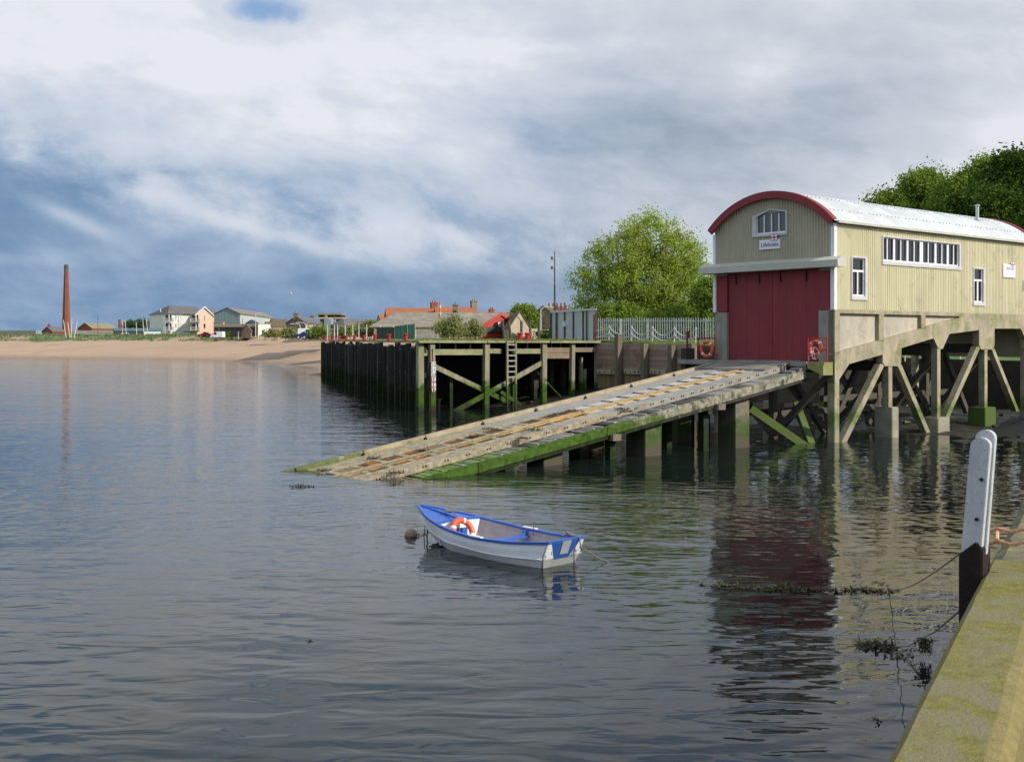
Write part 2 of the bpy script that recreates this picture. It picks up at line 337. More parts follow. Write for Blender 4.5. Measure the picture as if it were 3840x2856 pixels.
M['concdark'] = mat('shade_toned_concrete', (.11,.10,.08), (.07,.065,.05), .9, 1.2, bump=.1)  # concrete colour darkened to stand in for the shade under the boathouse
M['ped'] = mat('pale_pedestal', (.36,.34,.25), (.26,.25,.18), .9, 2, bump=.15); M['pedgreen'] = mat('green_pedestal', (.07,.14,.015), (.10,.12,.04), .9, 2, bump=.2)
# ================================================================== camera, sun, sky
cam = bpy.data.cameras.new('camera'); co = bpy.data.objects.new('camera', cam); COL.objects.link(co)
co.location = (0, 0, H); co.rotation_euler = (R_(90), 0, 0); cam.sensor_width = 36; cam.lens = F/3840*36
cam.shift_y = -(1428-YH)/3840; cam.clip_start = .3; cam.clip_end = 12000; scene.camera = co
SUN = Vector((.91, -.415, 0)); ELEV = R_(33)
sd = bpy.data.lights.new('sun', 'SUN'); sd.energy = 4.7; sd.angle = R_(.5); sd.color = (1, .94, .82)
so = bpy.data.objects.new('sun', sd); COL.objects.link(so)
sv = Vector((SUN.x*math.cos(ELEV), SUN.y*math.cos(ELEV), math.sin(ELEV)))
so.rotation_euler = sv.to_track_quat('Z', 'Y').to_euler(); so.location = (60, -40, 60)
w = bpy.data.worlds.new('World'); scene.world = w; w.use_nodes = True; t = NT(w.node_tree)
for n in list(t.n): t.n.remove(n)
out = t.new('ShaderNodeOutputWorld'); bg = t.new('ShaderNodeBackground'); t.l.new(bg.outputs[0], out.inputs[0])
sky = t.new('ShaderNodeTexSky', sky_type='NISHITA'); sky.sun_disc = False; sky.sun_elevation = ELEV
sky.sun_rotation = math.atan2(SUN.x, SUN.y); sky.air_density = 1.0; sky.dust_density = .5
d = t.new('ShaderNodeTexCoord').outputs['Generated']; x, y, z = t.sep(d)[:3]
ys = t.math('MAXIMUM', y, .15)
u = t.math('DIVIDE', x, ys); v = t.math('DIVIDE', t.math('ABSOLUTE', z), ys)      # slopes: tan azimuth, tan elevation
u = t.math('MINIMUM', t.math('MAXIMUM', u, -3.0), 3.0); v = t.math('MINIMUM', v, 3.0)
comb = t.new('ShaderNodeCombineXYZ'); t.put(comb.inputs[0], u); t.put(comb.inputs[1], v); t.put(comb.inputs[2], t.math('MULTIPLY', y, .5))
uv = comb.outputs[0]
warp = t.new('ShaderNodeTexNoise'); t.put(warp.inputs['Vector'], t.mapv(uv, (2.2, 4.5, 1))); warp.inputs['Scale'].default_value = 1.6; warp.inputs['Detail'].default_value = 3
va = t.new('ShaderNodeVectorMath', operation='MULTIPLY_ADD'); t.put(va.inputs[0], warp.outputs['Color']); va.inputs[1].default_value = (.09, .05, 0); t.put(va.inputs[2], uv)
wuv = va.outputs[0]
rot = R_(-17)
wr = t.mapv(wuv, (1,1,1), (0,0,-rot))
nA = t.noise(t.mapv(wr, (2.4, 8.0, 1), loc=(3.1, 1.7, .2)), 1.0, 5, .5)        # long banks
nB = t.noise(t.mapv(wr, (5.0, 10.0, 1), loc=(1.2, 4.4, 0)), 1.0, 12, .58)      # lumps
nP = t.noise(t.mapv(wuv, (15, 24, 1), loc=(5.2, 2.4, 0)), 1.0, 8, .6)         # small puffs
nC = t.noise(t.mapv(wuv, (2.6, 22, 1), loc=(7.2, .4, 0)), 1.0, 5, .5)          # flat bars near the horizon
nB = t.math('MULTIPLY_ADD', t.ss(nB, .34, .66), .55, .225)
def blob(u0, v0, su, sv_, tilt=0.0):
    du = t.math('SUBTRACT', u, u0); dv = t.math('SUBTRACT', t.math('MULTIPLY_ADD', du, -tilt, v), v0)
    q = t.math('ADD', t.math('POWER', t.math('DIVIDE', du, su), 2), t.math('POWER', t.math('DIVIDE', dv, sv_), 2))
    return t.math('EXPONENT', t.math('MULTIPLY', q, -1.0))
def acc(base, terms):
    for wgt, s in terms: base = t.math('MULTIPLY_ADD', s, wgt, base)
    return base
U = lambda px: (px-1110)/2458.0
V = lambda py: (735-py)/2458.0
edge = t.math('MAXIMUM', t.math('MULTIPLY_ADD', u, -.178, .0535), .040)      # lower edge of the bright cloud sheet
lift = acc(t.math('SUBTRACT', v, edge), [(.055, t.math('SUBTRACT', nB, .5)), (.05, t.math('SUBTRACT', nA, .5)), (.03, t.math('SUBTRACT', nP, .5))])
val = acc(.30, [(.47, t.ss(lift, -.012, .050)), (.12, t.ss(lift, .03, .14)),
    (.42, t.math('SUBTRACT', nA, .5)), (.40, t.math('SUBTRACT', nB, .5)), (.34, t.math('SUBTRACT', nP, .5)), (.42, t.math('SUBTRACT', nC, .5)),
    (-.44, blob(U(1480), V(335), .15, .055, -.15)), (-.20, blob(U(1230), V(290), .07, .04)), (-.26, blob(U(1950), V(230), .13, .05)), (-.14, blob(U(850), V(400), .10, .02, -.3)), (-.16, blob(U(500), V(385), .12, .014, -.15)),
    (.10, blob(U(950), V(230), .20, .07, -.25)), (.30, blob(U(600), V(505), .09, .010, -.28)), (.22, blob(U(1640), V(170), .07, .035)),
    (.34, blob(U(150), V(470), .045, .009, -.42)), (.26, blob(U(2200), V(300), .05, .03)), (.18, blob(U(1200), V(560), .20, .018, -.1)), (.22, blob(U(1250), V(655), .22, .016)),
    (.14, blob(U(60), V(560), .14, .008))])
val = t.math('MINIMUM', t.math('MAXIMUM', val, 0.0), 1.0)
cold = t.ramp(val, [(0.0, srgb(92,124,160)), (.26, srgb(122,151,184)), (.48, srgb(158,179,205)), (.68, srgb(194,205,221)), (.85, srgb(211,218,230)), (1.0, srgb(230,233,240))])
warmc = t.ramp(val, [(0.0, srgb(116,134,154)), (.26, srgb(138,154,172)), (.48, srgb(165,178,194)), (.68, srgb(192,200,212)), (.85, srgb(209,214,224)), (1.0, srgb(227,230,236))])
cloud = t.mix(t.ss(u, -.12, .2), cold, warmc)
gapn = acc(0.0, [(1.15, blob(U(575), V(18), .055, .022, -.05)), (.12, blob(U(80), V(20), .10, .03)), (-.35, blob(U(250), V(30), .07, .05)), (1.3, t.math('SUBTRACT', nB, .5)), (.9, t.math('SUBTRACT', nP, .5)), (.75, t.ss(v, .31, .42)), (-.2, t.ss(v, .6, 1.2))])
gap = t.math('MULTIPLY', t.ss(gapn, .35, .95), .85)
skys = t.new('ShaderNodeVectorMath', operation='SCALE'); t.put(skys.inputs[0], sky.outputs[0]); skys.inputs['Scale'].default_value = .085
blue = t.mix(.7, skys.outputs[0], srgb(128,172,226))
full = t.mix(gap, cloud, blue)
behind = t.ss(y, .45, .75)                     # the part of the sky behind the photographer: broken cloud, brightened below
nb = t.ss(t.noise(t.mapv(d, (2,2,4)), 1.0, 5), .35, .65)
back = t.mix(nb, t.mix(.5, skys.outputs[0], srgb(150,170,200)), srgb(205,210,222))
bk2 = t.new('ShaderNodeVectorMath', operation='SCALE'); t.put(bk2.inputs[0], back); bk2.inputs['Scale'].default_value = 1.45; back = bk2.outputs[0]  # unseen sky behind the camera, brightened to fill in the shaded sides
high = t.ss(z, .32, .62)
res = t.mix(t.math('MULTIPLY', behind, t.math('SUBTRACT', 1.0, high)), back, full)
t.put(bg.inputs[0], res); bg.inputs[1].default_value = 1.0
vs_ = scene.view_settings; vs_.view_transform = 'Standard'; vs_.look = 'None'; vs_.exposure = 0; vs_.gamma = 1
scene.cycles.max_bounces = 6; scene.cycles.transparent_max_bounces = 8; scene.cycles.caustics_reflective = False; scene.cycles.caustics_refractive = False
# ================================================================== water
m, t, bs, out = newmat('harbour_water'); M['water'] = m
bs.inputs['Base Color'].default_value = (.009, .015, .012, 1); bs.inputs['Roughness'].default_value = .025
bs.inputs['IOR'].default_value = 1.34; bs.inputs['Specular IOR Level'].default_value = .5
pos = t.new('ShaderNodeNewGeometry').outputs['Position']; px_, py_, pz_ = t.sep(pos)[:3]
big = t.ss(t.noise(t.mapv(pos, (.05,.03,1)), 1.0, 3), .35, .68)
n1 = t.noise(t.mapv(pos, (.95, 2.3, 1), (0,0,.25)), 1.0, 2, .42, .7)
n2 = t.noise(t.mapv(pos, (2.4, 6.0, 1), (0,0,-.3)), 1.0, 3, .5, .3)
n3 = t.noise(t.mapv(pos, (.22, .5, 1), (0,0,.15)), 1.0, 3, .5)
# faint rings spreading from the boat's mooring
ring = t.new('ShaderNodeTexWave', wave_type='RINGS', rings_direction='SPHERICAL'); t.put(ring.inputs['Vector'], t.mapv(pos, (1,1,0), loc=(1.0,-25.0,0)))
ring.inputs['Scale'].default_value = .55; ring.inputs['Distortion'].default_value = 3.5; ring.inputs['Detail'].default_value = 2; ring.inputs['Detail Scale'].default_value = .5
calm = t.math('MULTIPLY_ADD', big, .75, .45)
right = t.math('MULTIPLY_ADD', t.ss(px_, 1.0, 6.0), -.45, 1.0)       # sheltered water under the lee of the quay
hgt = t.math('MULTIPLY', t.math('MULTIPLY', calm, right), acc(0.0, [(.62, n1), (.07, t.math('MULTIPLY', n2, t.math('MULTIPLY_ADD', t.ss(py_, 9, 28), .8, .2)))]))
hgt = acc(hgt, [(1.0, n3), (.045, ring.outputs['Fac'])])
bp = t.new('ShaderNodeBump'); bp.inputs['Strength'].default_value = 1.0; bp.inputs['Distance'].default_value = .058
t.put(bp.inputs['Height'], hgt); t.l.new(bp.outputs[0], bs.inputs['Normal'])
b = MB(); b.add([(-2500,-60,0),(2500,-60,0),(2500,2500,0),(-2500,2500,0)], [(0,1,2,3)])
struct(b.build('water', M['water']))
b = MB(); b.add([(-600,-60,-1.6),(600,-60,-1.6),(600,420,-1.6),(-600,420,-1.6)], [(0,1,2,3)])
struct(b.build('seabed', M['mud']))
# ================================================================== terrain
SHORE = [(-700,470),(-400,385),(-133,295),(-84.6,272),(-59,246),(-44,223),(-33.5,194),(-28,168),(-27,150),(300,140)]
def sdist(x, y):
    best = 1e9; sgn = 1
    for (ax, ay), (bx, by) in zip(SHORE[:-1], SHORE[1:]):
        dx, dy = bx-ax, by-ay; L = dx*dx+dy*dy; tt = max(0, min(1, ((x-ax)*dx+(y-ay)*dy)/L))
        qx, qy = ax+tt*dx, ay+tt*dy; dd = math.hypot(x-qx, y-qy)
        if dd < best: best = dd; sgn = 1 if (dx*(y-ay)-dy*(x-ax)) > 0 else -1
    return best*sgn
def prof(dd, x, y):
    n = mnoise.noise(Vector((x*.03, y*.03, 0))); n2 = mnoise.noise(Vector((x*.16, y*.10, 3)))
    dl = dd+n*2
    pts = [(-30,-1.4),(0,0),(3,.32),(22,1.7),(40,3.9),(46,4.6),(50,5.7),(60,6.05),(85,5.3),(400,5.2)]
    for (a, za), (b_, zb) in zip(pts[:-1], pts[1:]):
        if dl <= b_: z = za+(zb-za)*max(0, (dl-a))/(b_-a); break
    else: z = 5.2
    if dd < 0: z = min(z, -.05)
    f = max(0, min(1, (x+30)/25))     # no dune behind the timber quay
    z = z*(1-f)+min(z, 4.78)*f if z > 4.78 else z
    k = max(0, min(1, (dd-36)/10)); return z+k*(n2*.45)*(1-f)+ (n*.05 if dd > 4 else 0)*(1-f)
nx, ny = 190, 150
xs = np.linspace(-300, 190, nx); ysg = np.concatenate([np.linspace(148, 420, 130), np.linspace(440, 900, 20)])
vs = []; DD = {}
for j, yy in enumerate(ysg):
    for i, xx in enumerate(xs):
        dd = sdist(xx, yy); vs.append((xx, yy, prof(dd, xx, yy))); DD[j*nx+i] = dd
sand = MB(); gra = MB()
fs, fg = [], []
for j in range(ny-1):
    for i in range(nx-1):
        q = (j*nx+i, j*nx+i+1, (j+1)*nx+i+1, (j+1)*nx+i); dm = sum(DD[k] for k in q)/4
        xx, yy, _ = vs[q[0]]
        if dm < -12: continue
        (fs if dm+mnoise.noise(Vector((xx*.06, yy*.06, 9)))*9 < 47 else fg).append(q)
def sub(fcs, name, mt):
    used = sorted({k for f in fcs for k in f}); mp = {k: i for i, k in enumerate(used)}
    me = bpy.data.meshes.new(name); me.from_pydata([vs[k] for k in used], [], [tuple(mp[k] for k in f) for f in fcs])
    me.materials.append(mt); me.polygons.foreach_set('use_smooth', [True]*len(me.polygons)); o = bpy.data.objects.new(name, me); COL.objects.link(o); return struct(o)
sub(fs, 'beach', M['sand']); sub(fg, 'grassland', M['grassland'])
b = MB(); b.add([(-3000,880,5.0),(3000,880,5.0),(3000,6000,6.0),(-3000,6000,6.0)], [(0,1,2,3)])
b.add([(-3000,400,4.9),(-290,400,4.9),(-290,890,4.9),(-3000,890,4.9)], [(0,1,2,3)])
b.add([(180,120,4.6),(1500,120,4.6),(1500,890,4.9),(180,890,4.9)], [(0,1,2,3)])
struct(b.build('far_land', M['grassland']))
# quay land: from the timber quay round behind the boathouse
QC = Vector((-6.06, 74.2, 0)); QF = Vector((-25.6, 152, 0)); QR = Vector((5.98, 82, 0)); WR = Vector((12.3, 76, 0))
RW = [(12.3,76.15,4.30),(26,72.6,3.45),(36,64.5,3.3)]
b = MB()
ring1 = [(-24.5,152,4.62),(-5.3,76.0,4.62),(5.9,82.6,4.60),(12.3,76.5,4.32),(26,72.9,3.45),(36,64.8,3.3)]
ring2 = [(-14,152,4.66),(2,92,4.64),(8.5,90,4.66),(17,88,4.62),(32,84,4.5),(48,76,4.4)]
ring3 = [(-14,170,4.72),(10,120,4.7),(25,112,4.7),(45,108,4.8),(70,104,5.4),(120,96,6.0)]
ring4 = [(-14,240,4.6),(40,240,4.6),(90,240,4.8),(130,230,5.0),(200,200,5.6),(300,150,6.0)]
allp = ring1+ring2+ring3+ring4; n = 6
fc = [(r*n+i, r*n+i+1, (r+1)*n+i+1, (r+1)*n+i) for r in range(3) for i in range(n-1)]
b.add(allp, fc); b.add([(36,64.8,3.3),(110,56,3.3),(150,90,6.0),(120,96,6.0),(70,104,5.4),(48,76,4.4)], [(0,1,2,3,4,5)]); b.add([(36,64.8,-1.5),(110,56,-1.5),(110,56,3.3),(36,64.8,3.3)], [(0,1,2,3)]); o = struct(b.build('quay_ground', M['lawn'], smooth=False))
# foreshore mud: under the boathouse and behind the piles of the timber quay
def muddist(x, y):
    pts = [(0,90.5),(4,87),(12.3,76),(26,72.5),(36,64.5),(40,50)]; best = 1e9
    for (ax, ay), (bx, by) in zip(pts[:-1], pts[1:]):
        dx, dy = bx-ax, by-ay; tt = max(0, min(1, ((x-ax)*dx+(y-ay)*dy)/(dx*dx+dy*dy)))
        best = min(best, math.hypot(x-ax-tt*dx, y-ay-tt*dy))
    return best
gx = np.arange(-8, 42, .5); gy = np.arange(40, 95, .5); vv = []; b = MB()
for yy in gy:
    for xx in gx:
        dm = muddist(xx, yy); lim = 8+8*max(0, min(1, (xx-8)/12))
        z = .55*(1-dm/lim) + .16*mnoise.noise(Vector((xx*.5, yy*.5, 0)))+.09*mnoise.noise(Vector((xx*1.6, yy*1.6, 5)))
        if xx < 8: z += .9*max(0, 1-dm/6)
        vv.append((xx, yy, max(z, -1.2)))
nn = len(gx); b.add(vv, [(j*nn+i, j*nn+i+1, (j+1)*nn+i+1, (j+1)*nn+i) for j in range(len(gy)-1) for i in range(nn-1)
    if max(vv[j*nn+i][2], vv[(j+1)*nn+i+1][2]) > -.6])
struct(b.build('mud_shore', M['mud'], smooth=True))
# stones and weed on the mud
b = MB(); rnd = random.Random(3)
for i in range(420):
    xx, yy = rnd.uniform(-3, 36), rnd.uniform(50, 90); dm = muddist(xx, yy); lim = 8+8*max(0, min(1, (xx-8)/12))
    if dm > lim or (yy > 78 and xx > 13) or yy > 88: continue
    z = .55*(1-dm/lim)+(.9*max(0, 1-dm/6) if xx < 8 else 0); r = rnd.uniform(.06, .26)
    ps = [Vector((rnd.gauss(0,1), rnd.gauss(0,1), rnd.gauss(0,.6))).normalized()*r for _ in range(9)]
    bm = bmesh.new()
    for p in ps: bm.verts.new(p+Vector((xx, yy, z)))
    bmesh.ops.convex_hull(bm, input=bm.verts); bm.verts.ensure_lookup_table(); bm.verts.index_update()
    b.add([tuple(q.co) for q in bm.verts], [tuple(q.index for q in f.verts) for f in bm.faces]); bm.free()
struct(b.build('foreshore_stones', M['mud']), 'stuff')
# stone retaining wall behind the boathouse
b = MB()
for (ax, ay, az), (bx, by, bz) in zip(RW[:-1], RW[1:]):
    b.prism([(ax,ay,-1),(bx,by,-1),(bx,by,bz+.05),(ax,ay,az+.05)], (.12,.45,0))
o = b.build('retaining_wall', mat('dark_shore_wall', (.022,.02,.016), (.04,.036,.028), .9, 1.2, c3=(.03,.035,.02), f3=(.5,.7), bump=.4, bscale=5))
tag(o, 'dark stone retaining wall under the grass bank behind the boathouse stilts', 'retaining wall')
# ================================================================== near quay
KX = lambda Y: 1.29+.523*(Y-3.89)
kd = Vector((.4634, .8861, 0)); kn = Vector((.8861, -.4634, 0))
def K(l, w_, z): q = Vector((KX(0), 0, 0))+kd*l+kn*w_; return Vector((q.x, q.y, z))
KT = 3.28
lend = 7.48/.8861
b = MB(); b.prism([K(-14,.12,-1.5), K(-14,.12,3.06), K(-14,70,3.06), K(-14,70,-1.5)], kd*84)
struct(b.build('quay_deck', M['deckdark']))
b = MB(); b.prism([K(-14,.02,-1.5), K(-14,.02,3.0), K(-14,.12,3.0), K(-14,.12,-1.5)], kd*84)
o = b.build('quay_wall', M['quayface']); tag(o, 'dark weed stained wall of the near quay below the yellow kerb', 'quay wall')
b = MB(); prof_k = [(.0,3.0),(-.02,3.24),(.015,KT),(.30,KT+.004),(.37,KT-.055),(.375,3.0)]
# kerb swept with slight unevenness
def sweep(profile, l0, l1, step, jit, seed):
    rr = random.Random(seed); bb = MB(); n = len(profile); m_ = max(2, int((l1-l0)/step)); vs_l = []
    for i in range(m_+1):
        l = l0+(l1-l0)*i/m_
        for k, (w_, z) in enumerate(profile):
            j = jit*mnoise.noise(Vector((l*3.1, k*7.7, seed)))
            vs_l.append(K(l, w_+j, z+j*.6))
    fs_ = [(i*n+k, i*n+(k+1)%n, (i+1)*n+(k+1)%n, (i+1)*n+k) for i in range(m_) for k in range(n)]
    fs_ += [tuple(range(n)), tuple(m_*n+k for k in range(n))]
    bb.add(vs_l, fs_); return bb
kt = thing('kerb', 'thick kerb crusted with yellow lichen along the near quay edge', 'kerb', K(4, .2, 3.0))
sweep([(.0,3.0),(-.02,3.2),(-.012,3.25),(.02,KT),(.29,KT+.004),(.29,3.0)], -3, lend, .04, .006, 1).build('kerb_top', M['kerb'], kt)
sweep([(.284,3.0),(.284,KT+.001),(.335,KT-.012),(.375,KT-.05),(.385,3.0)], -3, lend, .04, .006, 4).build('worn_edge', M['kerbedge'], kt)
o = sweep([(.0,3.0),(-.03,3.15),(-.01,3.22),(.06,KT-.015),(.9,KT-.02),(.95,3.0)], lend+.02, 60, .08, .035, 2).build('concrete_edge', M['quayconc'])
tag(o, 'rough grey concrete quay edge beyond the yellow kerb and white post', 'quay edge')
# white post
pw = Vector((.77, -.64, 0)); pd = Vector((.64, .77, 0))
Yp = 7.05; pb = P(3640, 2120, Yp); pb = Vector((pb.x, pb.y, 0))
lean = Vector((.075, .0, .80))
def plank(org, wd, th, zb, zt, nm, mt, par):
    bb = MB(); poly = []; base = org; hh = zt-zb
    def pt(a, z): f = (z-zb)/hh; return base+pw*a+Vector((.062*f, .0, z))
    poly = [pt(-wd/2, zb), pt(wd/2, zb), pt(wd/2, zt-.055)]
    for k in range(1, 8):
        a = math.pi*k/8; poly.append(pt(wd/2*math.cos(a), zt-.055+.055*math.sin(a)))
    poly.append(pt(-wd/2, zt-.055))
    bb.prism(poly, pd*th); return bb.build(nm, mt, par, bevel=.004)
zt0 = zat(1640, Yp)
wp = thing('mooring_post', 'peeling white post of two round-topped boards at the quay edge', 'post', pb+Vector((0,0,2.2)))
pl = plank(pb, .12, .05, zat(2075, Yp), zt0, 'front_board', M['postwhite'], wp)
bb = MB()
for (qx, qy) in ((3681,1797),(3663,1946)):
    q = P(qx, qy, Yp-.02); q.y = pb.y+.0; bb.lathe([(.009,-.004),(.009,.004)], (0,0,0), 8)
    bb.v = bb.v[:-16]; bb.f = [f for f in bb.f if max(f) < len(bb.v)]
    c0 = P(qx, qy, 7.03); bb.tube([c0-pd*.012+pd*.0, c0+pd*.03], .011, 8)
bb.each('bolt', M['rustdark'], pl)
plank(pb+pd*.054+pw*.012, .12, .05, zat(2080, Yp), zt0+.045, 'rear_board', M['postwhite'], wp)
bb = MB(); bb.prism([pb-pw*.072-pd*.008+Vector((0,0,1.0)), pb+pw*.072-pd*.008+Vector((0,0,1.0)), pb+pw*.072-pd*.008+Vector((.0,0,zat(2065,Yp)+.02)), pb+pw*.035-pd*.01+Vector((.0,0,zat(2045,Yp)+.03)), pb-pw*.072-pd*.008+Vector((.0,0,zat(2095,Yp)+.02))], pd*.16)
bb.build('iron_shoe', M['rustdark'], wp, bevel=.008)
bb = MB(); zr = zat(2050, Yp)
def roundrope(z, r):
    pts = []
    for k in range(17):
        a = 2*math.pi*k/16; pts.append(pb+pd*.05+Vector((.05,0,z))+pw*(r*math.cos(a))+pd*(r*.9*math.sin(a)))
    return pts
bb = MB()
for (y0, y1, yy0, seedz) in ((1992, 1996, 7.45, 0), (2040, 2046, 7.2, 1)):
    a = P(3712, y0, yy0); c = P(3905, y1+6, yy0-.25)
    a.z = max(a.z, KT+.02); c.z = max(c.z, KT+.03)
    pts = [a+(c-a)*(k/12)+Vector((0,0,.012*math.sin(k*.9)+.02*math.sin(math.pi*k/12))) for k in range(13)]
    for ph in (0, 2.1, 4.2):
        st = []
        for k in range(73):
            f = k/72*12; i = min(11, int(f)); p = pts[i]+(pts[i+1]-pts[i])*(f-i); an = f*4+ph
            st.append(p+Vector((0,math.cos(an)*.006,math.sin(an)*.006)))
        bb.tube(st, .0075, 5)
bb.tube([pb+pd*.16+pw*.07+Vector((.04,0,zr+.03)), P(3740,1993,7.4)], .012, 6)
o = bb.build('mooring_rope', M['ropeorange']); tag(o, 'faded orange mooring rope pulled across the quay from the white post', 'rope')
# ================================================================== boathouse
LB = 18.5; WB = 7.0; ZF = 3.72; ZC = 6.10; ZE = 10.02
bh = thing('boathouse', 'cream corrugated boathouse with barrel roof and red doors on concrete stilts', 'boathouse', B(0,0,0))
PITCH = .158
def corrugated(fn, a0, a1, z0, z1, holes, amp=.036, curve=None):
    """sheet over [a0,a1]x[z0,z1(a)], corrugated along a; fn(a, off, z)->world; off = outward offset; holes (a0,a1,z0,z1)"""
    bb = MB(); n = int(round((a1-a0)/PITCH*4)); cols = [a0+(a1-a0)*i/n for i in range(n+1)]
    for i in range(n):
        A, C = cols[i], cols[i+1]; mid = (A+C)/2
        oa = amp*math.sin(2*math.pi*A/PITCH); oc = amp*math.sin(2*math.pi*C/PITCH)
        za = z1(A) if callable(z1) else z1; zc = z1(C) if callable(z1) else z1
        segs = [(z0, None)]; hs = sorted([h for h in holes if h[0] < mid < h[1]], key=lambda h: h[2])
        lo = z0; out_ = []
        for h in hs: out_.append((lo, h[2])); lo = h[3]
        out_.append((lo, None))
        for l, h in out_:
            ha = za if h is None else min(h, za); hc = zc if h is None else min(h, zc)
            bb.add([fn(A, oa, l), fn(C, oc, l), fn(C, oc, hc), fn(A, oa, ha)], [(0,1,2,3)])
    return bb
sidep = lambda s, off, z: B(s, -off-.04, z)
# openings from the photograph
def swin(x0, x1, y0, y1, v=0):
    s0, za = side(x0, y0, v); s1, zb = side(x1, y1, v); return s0, s1, za, zb
w1 = (side(3188,0)[0], side(3246,0)[0], side(3190,1122)[1], side(3190,961)[1])
wl = (side(3304,0)[0], side(3598,0)[0], side(3304,990)[1], side(3304,884)[1])
w3 = (side(3645,0)[0], side(3688,0)[0], side(3645,1144)[1], side(3645,1003)[1])
holes = [(a+.06, b_-.06, c+.06, d_-.06) for a, b_, c, d_ in (w1, wl, w3)]
corrugated(sidep, 0.06, LB, ZC, ZE, holes).build('side_wall', M['cream'], bh, recalc=False)
corrugated(lambda s, off, z: B(s, WB+off+.04, z), 0.06, LB, ZC, ZE, []).build('side_wall', M['cream'], bh, recalc=False)
# roof arc
RV, RZ, RR = 3.5, 6.69, 5.08
def arc(v, r=RR): return RZ+math.sqrt(max(0, r*r-(v-RV)**2))
gz = lambda v: arc(v, RR-.10)
gh = []
vL = front(2827, 850)[0]; vR = front(2957, 850)[0]
gh = [(vR+.05, vL-.05, 9.80, 10.80)]
corrugated(lambda v, off, z: B(-off-.05, v, z), 0.02, WB-.02, 8.45, gz, gh).build('gable_cladding', M['khaki'], bh, recalc=False)
b = MB(); b.sz([(LB-.05,ZC),(LB,ZC),(LB,10),(LB-.05,10)], 0, WB)
pts = [B(LB, k*WB/20, 10.0) for k in (0,)]
poly = [B(LB, 0, ZF)]+[B(LB, k*WB/20, gz(k*WB/20)) for k in range(21)]+[B(LB, WB, ZF)]
b.prism(poly, US*.1); b.build('rear_gable', M['khaki'], bh)
# roof shell: corrugations run over the arch
bb = MB(); s0, s1 = -.30, LB+.3; n = int((s1-s0)/PITCH*4); th0 = math.acos(3.74/RR); NA = 26
vs_r = []
for i in range(n+1):
    s = s0+(s1-s0)*i/n; am = .013*math.sin(2*math.pi*s/PITCH)
    for k in range(NA+1):
        th = th0+(math.pi-2*th0)*k/NA
        lap = .008*((k*3//NA) % 2)
        vs_r.append(B(s, RV-(RR+am+lap)*math.cos(th), RZ+(RR+am+lap)*math.sin(th)))
bb.add(vs_r, [(i*(NA+1)+k, (i+1)*(NA+1)+k, (i+1)*(NA+1)+k+1, i*(NA+1)+k+1) for i in range(n) for k in range(NA)])
rf = bb.build('roof', M['roof'], bh, recalc=False)
bb = MB()
for frac in (.10, .27, .44, .60):
    th = th0+(math.pi-2*th0)*frac
    s = .2; i = 0
    while s < LB:
        if i % 5 != 4:
            p = B(s, RV-(RR+.03)*math.cos(th), RZ+(RR+.03)*math.sin(th)); bb.box(p, (.03,.03,.04))
        s += PITCH*2; i += 1
struct(bb.build('fixing_bolts', M['metaldark'], rf), 'stuff')
# red fascia arches
def archband(sa, sb, r0, r1, nm):
    bb = MB(); k0 = math.acos(3.68/RR); N = 40; vs_a = []
    for k in range(N+1):
        th = k0+(math.pi-2*k0)*k/N
        for s, r in ((sa,r0),(sb,r0),(sb,r1),(sa,r1)): vs_a.append(B(s, RV-r*math.cos(th), RZ+r*math.sin(th)))
    fs_a = [(k*4+a, k*4+(a+1)%4, k*4+4+(a+1)%4, k*4+4+a) for k in range(N) for a in range(4)]+[(0,1,2,3), (N*4,N*4+1,N*4+2,N*4+3)]
    bb.add(vs_a, fs_a); return bb.build(nm, M['redtrim'], bh)
archband(-.40, -.30, RR-.30, RR+.04, 'fascia'); archband(-.31, -.06, RR-.04, RR+.045, 'fascia'); archband(LB+.1, LB+.42, RR-.20, RR+.07, 'fascia')
# gutter and corner boards
b = MB(); b.bbox(-.05, LB+.2, -.30, -.16, ZE+.02, ZE+.13); b.build('gutter', M['lintel'], bh)
b = MB(); b.bbox(-.10, .10, -.085, -.02, ZC-.02, ZE+.02); b.bbox(-.10, -.05, -.02, .12, ZC-.02, ZE-.12); b.build('corner_board', M['white'], bh)
b = MB(); b.bbox(-.10, .0, WB-.06, WB+.10, ZC-.02, ZE-.05); b.build('corner_board', M['white'], bh)
b = MB(); b.bbox(.1, LB, .10, .16, ZC, ZE); b.bbox(.5, LB, .2, WB-.2, ZC-.02, ZC+.1); b.build('shade_lining', M['void'], bh)  # black sheets stand in for the unlit interior
# windows of the side wall
def window(s0, s1, z0, z1, mull, nm='window', transom=None):
    b = MB(); F_ = .11
    b.bbox(s0-.02, s1+.02, -.11, -.0, z0-.02, z0+F_+.04); b.bbox(s0, s1, -.10, .02, z1-.06, z1)
    b.bbox(s0, s0+.07, -.095, .04, z0+F_, z1-.06); b.bbox(s1-.16, s1, -.095, .04, z0+F_, z1-.06)
    wnd = b.build(nm, M['trimgrey'], bh)
    b = MB(); b.bbox(s0+.07, s1-.16, .045, .06, z0+F_, z1-.06); b.build('pane', M['glass'], wnd)
    b = MB(); zb, zt = z0+F_+.04, z1-.06; a0, a1 = s0+.07, s1-.16
    b.bbox(a0, a1, -.02, .04, zb, zb+.08); b.bbox(a0, a1, -.0, .04, zt-.05, zt)
    for s, wd in mull: b.bbox(s-wd/2, s+wd/2, -.018, .038, zb+.08, (transom or zt)-.0)
    b.bbox(a0, a0+.05, -.015, .04, zb, zt); b.bbox(a1-.06, a1, -.016, .04, zb, zt)
    if transom: b.bbox(a0, a1, -.022, .04, transom-.05, transom+.05)
    b.build('frame', M['white'], wnd); return wnd
